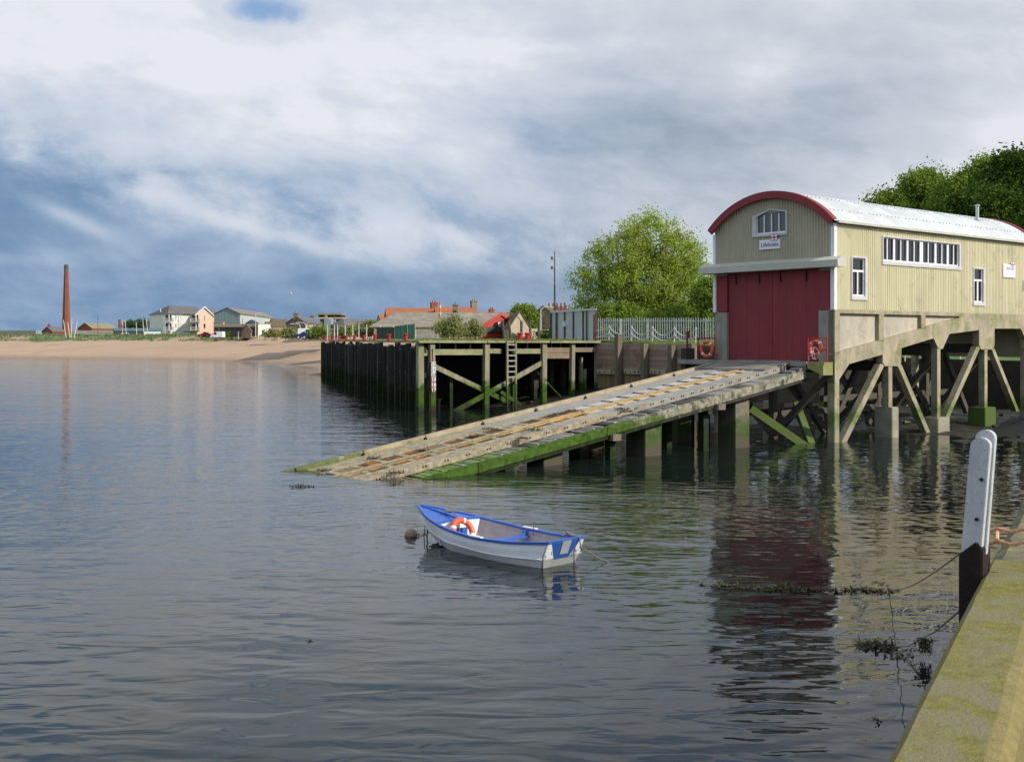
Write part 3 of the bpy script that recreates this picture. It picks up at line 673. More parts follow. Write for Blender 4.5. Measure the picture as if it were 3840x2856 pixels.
window(w1[0], w1[1], w1[2], w1[3], [((w1[0]+w1[1])/2-.04, .08)], transom=side(3200,1015)[1])
window(w3[0], w3[1], w3[2], w3[3], [((w3[0]+w3[1])/2-.04, .12)], transom=side(3665,1051)[1])
xs_m = [(3326,.07),(3352,.16),(3377,.07),(3402,.16),(3427,.07),(3454,.30),(3480,.07),(3507,.18),(3531,.07),(3553,.18),(3575,.07)]
window(wl[0], wl[1], wl[2], wl[3], [(side(px,0)[0], wd) for px, wd in xs_m])
# gable window with low pointed head
b = MB(); q = lambda v, z, s: B(s, v, z)
outer = [(vL,9.69),(vR,9.69),(vR,10.83),((vL+vR)/2-.02,10.99),(vL,10.71)]
inner = [(vL-.24,9.80),(vR+.08,9.80),(vR+.08,10.78),((vL+vR)/2-.02,10.94),(vL-.24,10.66)]
n5 = 5; vs_w = [q(v, z, -.14) for v, z in outer]+[q(v, z, -.14) for v, z in inner]+[q(v, z, .0) for v, z in outer]+[q(v, z, .0) for v, z in inner]
fs_w = []
for k in range(5):
    k2 = (k+1) % 5; fs_w += [(k,k2,5+k2,5+k),(5+k,5+k2,15+k2,15+k),(k,k2,10+k2,10+k)]
b.add(vs_w, fs_w); gw = b.build('gable_window', M['trimgrey'], bh)
b = MB(); b.prism([q(v, z, -.01) for v, z in inner], US*.02); b.build('pane', M['glassgrey'], gw)
b = MB(); aL, aR = vL-.24, vR+.08
for k in range(5):
    vv_ = aL+(aR-aL)*k/4; b.sz([(-.07,9.80),(-.02,9.80),(-.02,10.74+.0),(-.07,10.74)], vv_-.03, vv_+.03)
b.sz([(-.072,9.80),(-.02,9.80),(-.02,9.88),(-.072,9.88)], aR, aL); b.build('frame', M['white'], gw)
# lintel beam over the doors (chamfered top)
zl0, zl1 = 8.02, 8.5
b = MB(); b.sz([(-.62,zl0),(-.02,zl0),(-.02,zl1),(-.30,zl1),(-.62,zl1-.17)], -.62, WB+.62)
b.build('lintel', M['lintel'], bh)
# doors, red side panels, concrete jambs
dv0, dv1, dm_ = .82, 6.26, front(2890, 1200)[0]
for a, c in ((dv0, dm_-.012), (dm_+.012, dv1)):
    b = MB(); b.sz([(.12,ZF),(.20,ZF),(.20,zl0-.01),(.12,zl0-.01)], a, c)
    N = 3
    for k in range(1, N+1):
        vv_ = a+(c-a)*k/(N+.4); b.sz([(.114,ZF+.05),(.12,ZF+.05),(.12,zl0-.05),(.114,zl0-.05)], vv_-.02, vv_+.02)
    dr = b.build('door', M['redpaint'], bh)
    b = MB()
    for k in (0.28, .82):
        vv_ = a+(c-a)*k; b.sz([(.07,7.45),(.105,7.45),(.105,7.95),(.07,7.95)], vv_-.025, vv_+.025)
    b.each('hinge', M['rustdark'], dr)
b = MB()
for a, c in ((0.02, dv0-.02), (dv1+.02, WB-.02)): b.sz([(-.0,ZC),(.25,ZC),(.25,zl0-.12),(-.0,zl0-.12)], a, c)
b.each('red_panel', M['redpaint'], bh)
b = MB()
for a, c in ((0.0, dv0), (dv1, WB)): b.sz([(-.03,ZF-.1),(.30,ZF-.1),(.30,ZC-.03),(-.03,ZC-.03)], a, c)
for a, c in ((0.03, dv0-.03), (dv1+.03, WB-.03)): b.sz([(-.015,zl0-.11),(.2,zl0-.11),(.2,zl0-.01),(-.015,zl0-.01)], a, c)
b.each('jamb', M['concgrey'], bh)
# sign boards
def add_text(txt, size, org, xdir, zdir, mt, parent, name='lettering', ext=.006, bold=0):
    cu = bpy.data.curves.new(name, 'FONT'); cu.body = txt; cu.size = size; cu.extrude = ext; cu.offset = bold
    tmp = bpy.data.objects.new(name, cu); COL.objects.link(tmp); dg = bpy.context.evaluated_depsgraph_get()
    me = bpy.data.meshes.new_from_object(tmp.evaluated_get(dg)); COL.objects.unlink(tmp); bpy.data.objects.remove(tmp)
    xd = Vector(xdir).normalized(); zd = Vector(zdir).normalized(); nd = xd.cross(zd)
    m4 = Matrix((xd, zd, nd)).transposed().to_4x4(); m4.translation = Vector(org)-(root_loc(parent) if parent else Vector())
    me.transform(m4); me.materials.clear(); me.materials.append(mt); o = bpy.data.objects.new(name, me); COL.objects.link(o); o.parent = parent; return o
def flag(par, org, xd, wd, ht, nd):
    """white house flag with red cross and dark border, crown and anchor reduced to small shapes"""
    xd = Vector(xd).normalized(); zd = Vector((0,0,1)); o = Vector(org); nd = Vector(nd).normalized()
    def rect(bb, x0, x1, z0, z1, off, th=.004): bb.prism([o+xd*x0+zd*z0+nd*off, o+xd*x1+zd*z0+nd*off, o+xd*x1+zd*z1+nd*off, o+xd*x0+zd*z1+nd*off], nd*th)
    bb = MB(); rect(bb, 0, wd, 0, ht, .0); fo = bb.build('flag_emblem', M['white'], par)
    bb = MB(); rect(bb, 0, wd, ht*.40, ht*.60, .005); rect(bb, wd*.42, wd*.58, 0, ht*.399, .005); rect(bb, wd*.42, wd*.58, ht*.601, ht, .005); bb.build('red_cross', mat('signal_red', (.55,.02,.03)), fo)
    bb = MB(); e = .04*wd
    rect(bb, 0, wd, -e, 0, .004); rect(bb, 0, wd, ht, ht+e, .004); rect(bb, -e, 0, -e, ht+e, .004); rect(bb, wd, wd+e, -e, ht+e, .004)
    rect(bb, wd*.46, wd*.54, ht*.3, ht*.7, .01); rect(bb, wd*.38, wd*.62, ht*.3, ht*.36, .0105); bb.build('blue_border', M['bluetext'], fo)
va, vb = 4.15, 2.93
sg = thing('lifeboat_sign', 'white sign lettered Lifeboats on the khaki front gable', 'sign', B(-.12, 3.5, 9.08))
b = MB(); b.sz([(-.14,9.06),(-.08,9.06),(-.08,9.52),(-.14,9.52)], vb, va); b.build('board', M['white'], sg)
add_text('Lifeboats', .285, B(-.142, va-.10, 9.19), UF, (0,0,1), M['bluetext'], sg, bold=.001)
flag(sg, B(-.16, va-.72, 9.47), UF, .36, .27, -US)
sg2 = thing('lifeboat_sign', 'white sign lettered Lifeboats on the cream side wall by the end window', 'sign', B(15.5, -.08, 8))
sa, sb = side(3755,0)[0], side(3800,0)[0]; za, zb = side(3755,1039)[1], side(3755,990)[1]
b = MB(); b.bbox(sa, sb, -.12, -.06, za, zb); b.build('board', M['white'], sg2)
add_text('Lifeboats', (sb-sa)*.20, B(sa+(sb-sa)*.18, -.122, za+(zb-za)*.58), US, (0,0,1), mat('faded_lettering', (.30,.31,.42)), sg2)
b = MB(); b.bbox(sa+(sb-sa)*.1, sb-(sb-sa)*.08, -.124, -.12, za+(zb-za)*.40, za+(zb-za)*.415)
b.build('rule_line', M['trimgrey'], sg2)
b = MB()
for k, (f0, f1) in enumerate(((.33,.92),(.62,.92))): b.bbox(sa+(sb-sa)*f0, sa+(sb-sa)*f1, -.124, -.12, za+(zb-za)*(.22-.12*k), za+(zb-za)*(.25-.12*k))
b.build('small_print', mat('faded_print', (.45,.45,.52)), sg2)
flag(sg2, B(sa+(sb-sa)*.62, -.13, zb-.12), US, .34, .26, UF)
sc_ = side(3832,0)[0]; za, zb = side(3832,1088)[1], side(3832,1051)[1]
sg3 = thing('notice_board', 'small white framed notice with a red panel at the right end of the wall', 'sign', B(sc_, -.08, za))
b = MB(); b.bbox(sc_, sc_+1.0, -.11, -.06, za, zb); b.build('board', M['trimgrey'], sg3)
b = MB(); b.bbox(sc_+.18, sc_+.9, -.115, -.11, za+.12, zb-.12); b.build('red_panel', M['railred'], sg3)
# flue pipe
b = MB(); sp_, zz = side(3668, 862, 1.2); vp = 1.25; zr = arc(vp)-.05
b.lathe([(.16,0),(.16,.12),(.09,.22),(.09,.85),(.14,.86),(.14,.92),(.02,.95)], B(sp_, vp, zr), 12); b.build('flue', mat('flue_metal', (.38,.42,.42), None, .5, metallic=.3), bh, smooth=False)
# ------------------------------------------------------------------ concrete substructure
SC = lambda x, y, v=0: side(3050+x/2.753, 1150+y/2.753, v)
lowA = [(205,790),(240,775),(360,590),(705,492),(705,575),(730,612),(870,612),(895,580),(900,425),(1230,325),(1283,435),(1325,435),(1395,280),(1700,240),(1700,395),(1720,440),(1835,440),(1860,405),(1860,225),(2130,225),(2185,340),(2185,440),(2225,440),(2260,330)]
top = [(262,460),(668,350),(720,335),(1105,225),(1148,205),(1495,115)]
def girder(v0, v1, full=True):
    b = MB(); low = [SC(*p) for p in lowA]; low = [(s, z) for s, z in low]; tp = [SC(*p) for p in top]
    ends = low[-1][0]
    poly = [(-.03, low[0][1])]+low[1:]+[(LB, low[-1][1]), (LB, ZC-.003)]+[(tp[-1][0], ZC-.003)]+tp[::-1]+[(SC(215,0)[0], tp[0][1]-.1), (-.03, tp[0][1]-.15)]
    b.sz(poly, v0, v1)
    za_, zb_ = SC(262,66)[1], ZC-.003
    b.sz([(-.03,za_),(tp[-1][0],za_-.0),(tp[-1][0],zb_),(-.03,zb_)], v0+.002, v1)
    for x0, x1, y1 in ((205,262,470),(668,720,345),(1105,1148,218)):
        s0_, s1_ = SC(x0,0)[0], SC(x1,0)[0]; s0_ = max(s0_, -.03)
        b.sz([(s0_, SC(x0,y1)[1]-.05),(s1_, SC(x1,y1)[1]-.05),(s1_,za_),(s0_,za_)], v0, v1)
    return b
girder(-.06, .30).build('girder', M['concrete'], bh, recalc=True)
girder(WB-.25, WB+.05).build('girder', M['concrete'], bh)
b = MB(); tp = [SC(*p) for p in top]; za_ = SC(262,66)[1]
b.sz([(-.02, tp[0][1]-.3)]+[(s, z-.05) for s, z in tp]+[(tp[-1][0], ZC-.1),(-.02, ZC-.1)], .12, .24); b.build('recessed_panel', M['concpanel'], bh)
# underside slab between girders
b = MB(); lo = [SC(*p) for p in ((240,560),(705,450),(900,400),(1230,305),(1395,260),(1860,190))]
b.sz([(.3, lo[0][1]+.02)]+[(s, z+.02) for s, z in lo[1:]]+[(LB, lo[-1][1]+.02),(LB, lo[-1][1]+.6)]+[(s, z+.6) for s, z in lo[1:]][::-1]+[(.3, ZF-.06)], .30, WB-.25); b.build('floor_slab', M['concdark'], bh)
def leg(p0, p1, w0, v, nm, mt=None, dpt=.32):
    a = SC(*p0, v) if v == 0 else SC(*p0); c = SC(*p1)
    b = MB(); dx = w0/2
    b.sz([(a[0]-dx,a[1]),(a[0]+dx,a[1]),(c[0]+dx,c[1]),(c[0]-dx,c[1])], v, v+dpt); return b.build(nm, mt or M['concrete'], bh)
def colm(x, ytop, zbot, wd, v, nm='column', dpt=.34): 
    s, z = SC(x, ytop); b = MB(); b.bbox(s-wd/2, s+wd/2, v, v+dpt, zbot, z+.05); return b.build(nm, M['concrete'], bh)
for v in (-.03, WB-.28):
    s_ = SC(215, 0)[0]; b = MB(); b.bbox(-.03, s_+.32, v-.02, v+.36, -1.3, SC(0,560)[1]); b.build('column', M['concrete'], bh)
    for xx, yt in ((790,605),(1290,430),(1777,435),(2205,430)): colm(xx, yt, -1.3, .30 if xx != 790 else .32, v)
    for p0, p1, w0 in (((712,590),(300,1425),.42), ((885,595),(1215,1370),.36), ((1705,410),(1335,1240),.40), ((1848,425),(2110,1080),.32)):
        leg(p0, p1, w0, v+.01, 'raking_leg')
    for x0, x1, y0, y1 in ((765,835,1035,1420), (1240,1362,1145,1330), (1726,1840,1040,1230)):
        s0_, s1_ = SC(x0,y1)[0], SC(x1,y1)[0]; b = MB(); b.bbox(s0_, s1_, v-.22, v+.75, -1.3, SC(x0,y0)[1]); b.build('pedestal', M['pedgreen'] if x0 > 1700 else M['ped'], bh, bevel=.03)
# transverse bracing
for xx, z in ((225, 3.2),(790,3.2),(1290,3.9),(1777,4.0)):
    s_ = SC(xx,0)[0]
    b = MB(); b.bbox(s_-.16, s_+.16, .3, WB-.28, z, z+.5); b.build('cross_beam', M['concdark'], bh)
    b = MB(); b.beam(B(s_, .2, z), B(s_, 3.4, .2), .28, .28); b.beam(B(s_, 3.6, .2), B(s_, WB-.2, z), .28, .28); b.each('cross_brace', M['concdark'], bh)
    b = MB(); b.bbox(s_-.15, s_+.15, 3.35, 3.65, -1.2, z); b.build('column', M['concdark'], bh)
# low tie beams between the legs, in the concrete darkened for shade
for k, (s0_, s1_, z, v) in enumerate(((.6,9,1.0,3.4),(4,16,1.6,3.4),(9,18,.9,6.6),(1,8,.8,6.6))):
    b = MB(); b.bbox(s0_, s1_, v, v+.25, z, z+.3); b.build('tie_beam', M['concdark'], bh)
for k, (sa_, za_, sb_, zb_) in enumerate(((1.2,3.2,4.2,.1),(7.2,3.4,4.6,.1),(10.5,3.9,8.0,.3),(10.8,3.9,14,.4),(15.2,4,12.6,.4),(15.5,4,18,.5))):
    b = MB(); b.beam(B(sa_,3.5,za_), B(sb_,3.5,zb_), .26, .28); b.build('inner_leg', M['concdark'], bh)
# apron in front of the doors, and the bracket that carries the ring railing
b = MB(); b.sz([(-.75,ZF-.24),(.28,ZF-.5),(.28,ZF-.02),(-.75,ZF-.02)], 1.0, WB+1.9)
b.build('apron', M['concgrey'], bh)
vA, vB2 = front(3030,1356,-.75)[0], .02
b = MB(); b.prism([B(-.80,vA,ZF-.03),B(-.80,vB2,ZF-.03),B(-.80,vB2,ZF-.62),B(-.80,vA,ZF-.32)], US*.77); b.build('bracket', mat('mossy_bracket', (.27,.27,.10), (.2,.2,.07), .9, 3, c3=(.35,.31,.10), f3=(.55,.7), s3=3), bh)
# thin fender rail piles at the front left
b = MB(); b.bbox(-.55, .1, WB+1.5, WB+1.85, -1.2, ZF+.55); b.bbox(-.6,-.2, WB+.2, WB+.5, -1.2, ZF-.4)
b.each('fender_pile', M['darktimber'], bh)
# raking green props at the front
pp = [G(3070,1668,-.1)]; 
for (ax, ay, aY) in ((2812,1530,51.2),(2985,1515,54.5)):
    b = MB(); b.beam(P(ax, ay, aY), G(3052,1662,.0)+Vector((0,0,-.4)), .30, .34); b.build('raking_prop', mat('mossy_prop', (.08,.17,.02), (.12,.13,.05), .9, 2, c3=(.25,.2,.14), f3=(.55,.7), s3=1.5, bump=.2), bh)
# railings with lifebuoys
def railing(label, v0, v1, s, mt):
    r = thing('railing', label, 'railing', B(s, (v0+v1)/2, ZF))
    for vv_ in (v0, v1):
        b = MB(); b.tube([B(s, vv_, ZF-.03), B(s, vv_, ZF+1.07)], .03, 8); b.lathe([(.055,0),(.055,.02)], B(s,vv_,ZF-.03), 10); b.build('post', mt, r)
    for z, e in ((ZF+1.07, .07), (ZF+.54, .05)):
        b = MB(); b.tube([B(s, v0+e if v0 > v1 else v0-e, z), B(s, v1-e if v0 > v1 else v1+e, z)], .028, 8); b.build('rail', mt, r)
    return r
def ring(label, c, n, R=.30, r=.075, up=0):
    t_ = thing('lifebuoy', label, 'lifebuoy', c)
    b = MB(); b.torus(c, n, R, r, 40, 12); b.build('ring', M['orange'], t_, smooth=True)
    for k in range(4):
        a0 = math.pi/4+k*math.pi/2+up; b = MB(); b.torus(c, n, R, r+.004, 3, 12, a0-.11, a0+.11); b.build('band', M['tape'], t_, smooth=True)
    return t_
v0_, v1_ = front(3030,1355,-.72)[0], front(3100,1355,-.72)[0]
railing('bright red railing right of the boathouse doors', v0_, v1_, -.72, M['railred'])
vc = front(3061.6,1304,-.74)[0]
rb = ring('orange lifebuoy on the red railing right of the boathouse doors', B(-.80, vc, front(3061,1304,-.74)[1]), -US, .31, .075)
b = MB(); c0 = B(-.9, vc, 4.35)
pts = [B(-.88, vc+.22*math.sin(a*1.0)*math.cos(a*.37), 4.1+.28*math.cos(a)) for a in [k*.35 for k in range(46)]]
b.tube(pts, .012, 5); b.tube([B(-.88,vc+.3,3.78),B(-.88,vc+.33,3.95),B(-.88,vc+.2,4.0)], .012, 5)
o = b.build('rope_coil', M['tape']); tag(o, 'pale throwing line coiled inside the lifebuoy right of the doors', 'rope')
vl0, vl1 = front(2618,1350,-.4)[0], front(2680,1350,-.4)[0]
railing('red railing in shade-darkened colour on the platform left of the boathouse doors', vl0, vl1, -.4, mat('shade_toned_red_rail', (.30,.02,.03), None, .6))  # red rail paint darkened so the shade is in its colour
vc = front(2652,1310,-.45)[0]
ring('orange lifebuoy on the shade-darkened railing left of the boathouse', B(-.48, vc, front(2652,1308,-.45)[1]), -US, .36, .085)
b = MB(); c = B(-.5, WB+1.1, ZF)
b.tube([B(-.42, WB+1.55, ZF), B(-.42, WB+1.55, ZF+1.35)], .05, 8); b.box(B(-.42, WB+1.5, ZF+1.25), (.16,.16,.35))
o = b.build('light_pillar', mat('dark_red_pillar', (.22,.02,.03), None, .6)); tag(o, 'short dark red pillar at the left end of the platform railing', 'pillar')
# ================================================================== slipway
sl = thing('slipway', 'long sloping timber lifeboat slipway running down into the water', 'slipway', B(-12, 3.3, 0))
TE = 27.0
def T(t, v, dz=0.0, base=3.70): return RC - US*t - UF*v + Vector((0,0,base-.154*t+dz))
def strip(v0, v1, z1, z0, t0, t1, nm, mt, par=sl, base=3.70, bev=0):
    b = MB(); b.prism([T(t0,v0,z0,base),T(t0,v1,z0,base),T(t0,v1,z1,base),T(t0,v0,z1,base)], T(t1,v0,0,base)-T(t0,v0,0,base)); return b.build(nm, mt, par, bevel=bev)
bolts_n = []
# near side beam in butted lengths
tj = [1.0, 6.8, 13.6, 19.9, TE]
b = MB()
for a, c in zip(tj[:-1], tj[1:]): b.prism([T(a+.012,.80,-.36,3.45),T(a+.012,.98,-.36,3.45),T(a+.012,.98,0,3.45),T(a+.012,.80,0,3.45)], T(c-.012,.8,0,3.45)-T(a+.012,.8,0,3.45))
b.each('side_beam', M['sidebeam'], sl, bevel=.012)
strip(.86, 1.02, -.36, -.50, .7, 22, 'stringer', M['darktimber'], base=3.45)
b = MB()
for k in range(9):
    a = 1.6+k*2.85; c = min(a+2.8, TE); o_ = .012*math.sin(k*5.1)
    b.prism([T(a,5.78+o_,-.20,3.84),T(a,5.96+o_,-.20,3.84),T(a,5.96+o_,0,3.84),T(a,5.78+o_,0,3.84)], T(c,5.78,0,3.84)-T(a,5.78,0,3.84))
b.each('side_beam', M['slipwood'], sl, bevel=.01)
b = MB()
for k in range(9):
    a = 1.6+k*2.85; b.prism([T(a-.05,5.70,-.20,3.84),T(a-.05,5.78,-.20,3.84),T(a-.05,5.78,-.07,3.84),T(a-.05,5.70,-.07,3.84)], T(.10,0,0)-T(0,0,0))
b.each('beam_joint', M['rustdark'], sl)
# walkway treads (near side): boards across the slope with gaps, upper ones like steps
b = MB(); bt = MB(); k = 0; tt = 1.9; rr = random.Random(5)
while tt < 25.5:
    w_ = (.20 if k % 3 else .30) if tt > 8.5 else .66; gap_ = .055
    e = rr.uniform(-.03,.03); dz = -.25+rr.uniform(-.012,.012)
    if tt > 8.5 and rr.random() < .06: tt += w_+gap_; continue
    b.prism([T(tt,.98,dz-.05),T(tt,1.74,dz-.05+e*.3),T(tt,1.74,dz+e*.3),T(tt,.98,dz)], T(w_,0,0)-T(0,0,0))
    if tt > 8.5 and k % 3 == 0: bt.prism([T(tt-.07,.99,dz-.02),T(tt-.07,1.68,dz-.02),T(tt-.07,1.68,dz+.04),T(tt-.07,.99,dz+.04)], T(.07,0,0)-T(0,0,0))
    tt += w_+gap_; k += 1
b.build('walkway_boards', M['tread'], sl); bt.each('tread_cleat', M['treadpale'], sl)
b = MB()
for k in range(3):
    b.prism([T(.4+k*.55,1.0,-.28-.02*k),T(.4+k*.55,1.55,-.28-.02*k),T(.4+k*.55,1.55,-.10-.03*k),T(.4+k*.55,1.0,-.10-.03*k)], T(.3,0,0)-T(0,0,0))
b.each('step', M['tread'], sl)
strip(1.76, 1.92, .0, -.24, 1.2, TE-1, 'baulk', M['baulk'], bev=.01)
b = MB(); tt = 2.0
while tt < 25:
    for dt in (0, .13): b.tube([T(tt+dt,1.73,-.08), T(tt+dt,1.77,-.08)], .028, 6)
    tt += .95 if tt > 10 else .62
b.each('bolt', M['rustdark'], sl)
strip(1.92, 2.50, -.015, -.07, 1.0, TE-.8, 'grating', M['grating'])
strip(4.55, 5.78, -.015, -.07, 1.0, TE-.6, 'grating', M['grating'])
strip(2.50, 2.60, .01, -.10, .3, TE-.8, 'rail_timber', M['baulk']); strip(4.42, 4.55, .01, -.10, .3, TE-.6, 'rail_timber', M['baulk'])
strip(3.50, 3.60, .02, -.10, .3, TE-.6, 'rail_timber', M['baulk'])
strip(2.6, 4.42, -.022, -.10, .2, TE-1, 'pan_floor', M['rust'])
b = MB(); b2 = MB(); b3 = MB(); tt = .9; k = 0
while tt < 26:
    (b3 if tt < 10.5 else b).prism([T(tt,3.60,-.09),T(tt,4.42,-.09),T(tt,4.42,.006),T(tt,3.60,.006)], T(.20 if tt > 10.5 else .09,0,0)-T(0,0,0))
    (b3 if tt < 10.5 else b).prism([T(tt+.4,2.60,-.09),T(tt+.4,3.02,-.09),T(tt+.4,3.02,.006),T(tt+.4,2.60,.006)], T(.18 if tt > 10.5 else .09,0,0)-T(0,0,0))
    if tt < 10.5 or k % 4 == 3:      # upper bays are covered with grey plates, dark slot at each joint
        b2.prism([T(tt+.16,3.62,-.05),T(tt+.16,4.40,-.05),T(tt+.16,4.40,-.012),T(tt+.16,3.62,-.012)], T(.74,0,0)-T(0,0,0))
        b2.prism([T(tt+.55,2.62,-.05),T(tt+.55,3.0,-.05),T(tt+.55,3.0,-.012),T(tt+.55,2.62,-.012)], T(.72,0,0)-T(0,0,0))
    tt += .95; k += 1
b.each('crossbar', M['baulk'], sl); b3.each('crossbar', M['rustdark'], sl); b2.each('cover_plate', M['deckplate'], sl)
b = MB()
for v in (3.04, 3.36):
    a = 0.2; k = 0
    while a < 24.5:
        c = a+1.9; b.prism([T(a,v,-.08),T(a,v+.08,-.08),T(a,v+.08,.02),T(a,v,.02)], T(c-.012,v,0)-T(a,v,0)); a = c
for k in range(13): b.prism([T(.9+k*1.9,3.1,-.07),T(.9+k*1.9,3.4,-.07),T(.9+k*1.9,3.4,.012),T(.9+k*1.9,3.1,.012)], T(.25,0,0)-T(0,0,0))
b.build('keel_channel', M['yellow'], sl, bevel=.008)
strip(3.12, 3.36, -.018, -.021, .2, 24, 'channel_floor', M['rust'])
b = MB(); b.sz([(-2.6, 3.31),(0.12,3.69),(.12,3.735),(-1.2,3.60),(-2.6,3.36)], 1.9, 5.7); b.build('top_plate', mat('dark_top_plate', (.16,.16,.16), (.26,.22,.17), .6, 1.5), sl)
# iron hoops on the gratings
for (t_, v_) in ((8.6,2.1),(9.4,5.2),(18.4,2.2),(18.7,5.2)):
    b = MB(); c = T(t_, v_, -.01); b.torus(c, US, .17, .018, 10, 6, 0, math.pi); 
    b.v = [(p[0], p[1], p[2]) for p in b.v]; b.build('hoop', M['rustdark'] if t_ < 12 else M['rust'], sl, smooth=True)
# supports
def pier(px_r, py_w, wd=.95, dp=1.1, v=None, tt=None):
    if v is None: w0 = G(px_r, py_w); rel = w0-RC; tt = -rel.dot(US)+.0; v = -rel.dot(UF)
    zt = 3.7-.154*(tt)-.5; b = MB(); s0_ = -tt
    b.bbox(s0_-wd, s0_, v, v+dp, -1.5, zt-.25); b.bbox(s0_-wd-.35, s0_+.35, v-.1, v+dp+.1, zt-.25, zt+.05)
    return b.build('pier', M['pier'], sl, bevel=.02)
for tt in (4.6, 10.2, 15.6): pier(0,0,.95,1.0,1.15,tt); pier(0,0,.9,1.0,4.5,tt+.0)
for tt in (7.4, 12.9, 18.4):
    b = MB(); b.bbox(-tt-.2, -tt+.2, .9, 6.0, 3.7-.154*tt-.98, 3.7-.154*tt-.64); b.build('cross_head', M['darktimber'], sl)
    b = MB()
    for v in (1.2, 3.3, 5.5): b.bbox(-tt-.16, -tt+.16, v, v+.32, -1.4, 3.7-.154*tt-.97)
    b.each('timber_pile', M['darktimber'], sl)
b = MB()
for v in (1.3, 3.3, 5.3): b.prism([T(.8,v,-.62),T(.8,v+.3,-.62),T(.8,v+.3,-.31),T(.8,v,-.31)], T(22,v,0)-T(.8,v,0))
b.each('bearer', M['darktimber'], sl)
b = MB(); b.beam(B(-9.5,5.2,1.6), B(-6.2,5.2,-.3), .3, .3); b.beam(B(-3.9,1.6,2.6),B(-1.5,4.8,.0), .25, .25); b.each('brace', M['darktimber'], sl)
for (t_, v_, sgn) in ((7.0,.7,0),(13.2,.7,0)):
    b = MB(); b.bbox(-t_-.22,-t_+.22,.66,.98,3.45-.154*t_-.62,3.45-.154*t_-.37); b.build('bracket', M['pilebrown'], sl)
# weed strewn on the slipway
b = MB(); rr = random.Random(11)
def tuft(b, c, r, n, ln, flat=.35, rr=rr, w=.012):
    for i in range(n):
        a = rr.uniform(0, 6.28); q = Vector(c)+Vector((math.cos(a), math.sin(a), 0))*r*rr.random()**.5+Vector((0,0,rr.uniform(0,.03)))
        dr = Vector((rr.gauss(0,1), rr.gauss(0,1), abs(rr.gauss(0, flat)))).normalized()*ln*rr.uniform(.4,1)
        sdv = dr.cross(Vector((0,0,1))).normalized()*w*rr.uniform(.6,1.6)
        b.add([q-sdv, q+sdv, q+dr*.6+sdv*.8+Vector((0,0,.01)), q+dr], [(0,1,2,3)])
for (px, py, r) in ((2000,1613,.35),(1845,1610,.4),(2160,1542,.45),(2330,1535,.3),(1590,1690,.25),(1215,1765,.3),(1480,1775,.3),(1960,1645,.2),(1400,1720,.3),(2090,1555,.3),(1770,1640,.22),(2350,1545,.25)):
    for _ in range(6):
        k = (px-CX)/F
        pass
    # intersect the pixel ray with the slip plane
    dirv = Vector(((px-CX)/F, 1, (YH-py)/F)); n_ = (T(0,0)-T(10,0)).cross(T(0,0)-T(0,1)); p0 = T(5,3); org = Vector((0,0,H))
    q = org+dirv*((p0-org).dot(n_)/dirv.dot(n_)); tuft(b, q, r, 90, .22)
o = b.build('slipway_seaweed', M['weed'], recalc=False); struct(o, 'stuff')
# ================================================================== rowing boat
def lerp(tab, x):
    for (a, va), (c, vc) in zip(tab[:-1], tab[1:]):
        if x <= c: f = (x-a)/(c-a); f = max(0, f); return va+(vc-va)*(f)
    return tab[-1][1]
def smooth(tab, x):
    return (lerp(tab, x-.18)+lerp(tab, x)*2+lerp(tab, x+.18))/4
LBOAT = 4.85
TG = [(-.3,.50),(0,.53),(.8,.70),(1.7,.83),(2.6,.82),(3.3,.72),(3.9,.53),(4.45,.27),(4.70,.12),(4.85,.015)]
RAKE = lambda x, z: x+.27*(1-(z+.05)/.65)*max(0, 1-x/1.1)
TZ = [(-.3,.60),(0,.58),(1.0,.49),(2.0,.48),(3.0,.55),(4.0,.67),(4.85,.80)]
TK = [(-.3,-.04),(0,-.06),(1.5,-.14),(3.0,-.12),(3.9,-.04),(4.4,.14),(4.85,.62)]
def boat_section(x, inset=0.0):
    g = max(.012, (lerp(TG, x) if x > 4.6 else smooth(TG, x))-inset); zg = smooth(TZ, x); zk = lerp(TK, x)+inset
    f = max(0, min(1, (x-3.0)/1.8)); a_ = max(0, min(1, 1-x/2.0)); c1 = (.68+.17*a_)*(1-f*.55); c2 = (.94+.08*a_)*(1-f*.22)
    h = zg-zk
    return [(0,zk),(g*c1,zk+h*(.18-.08*a_+.10*f)),(g*c2,zk+h*(.56-.1*a_+.05*f)),(g,zg)]
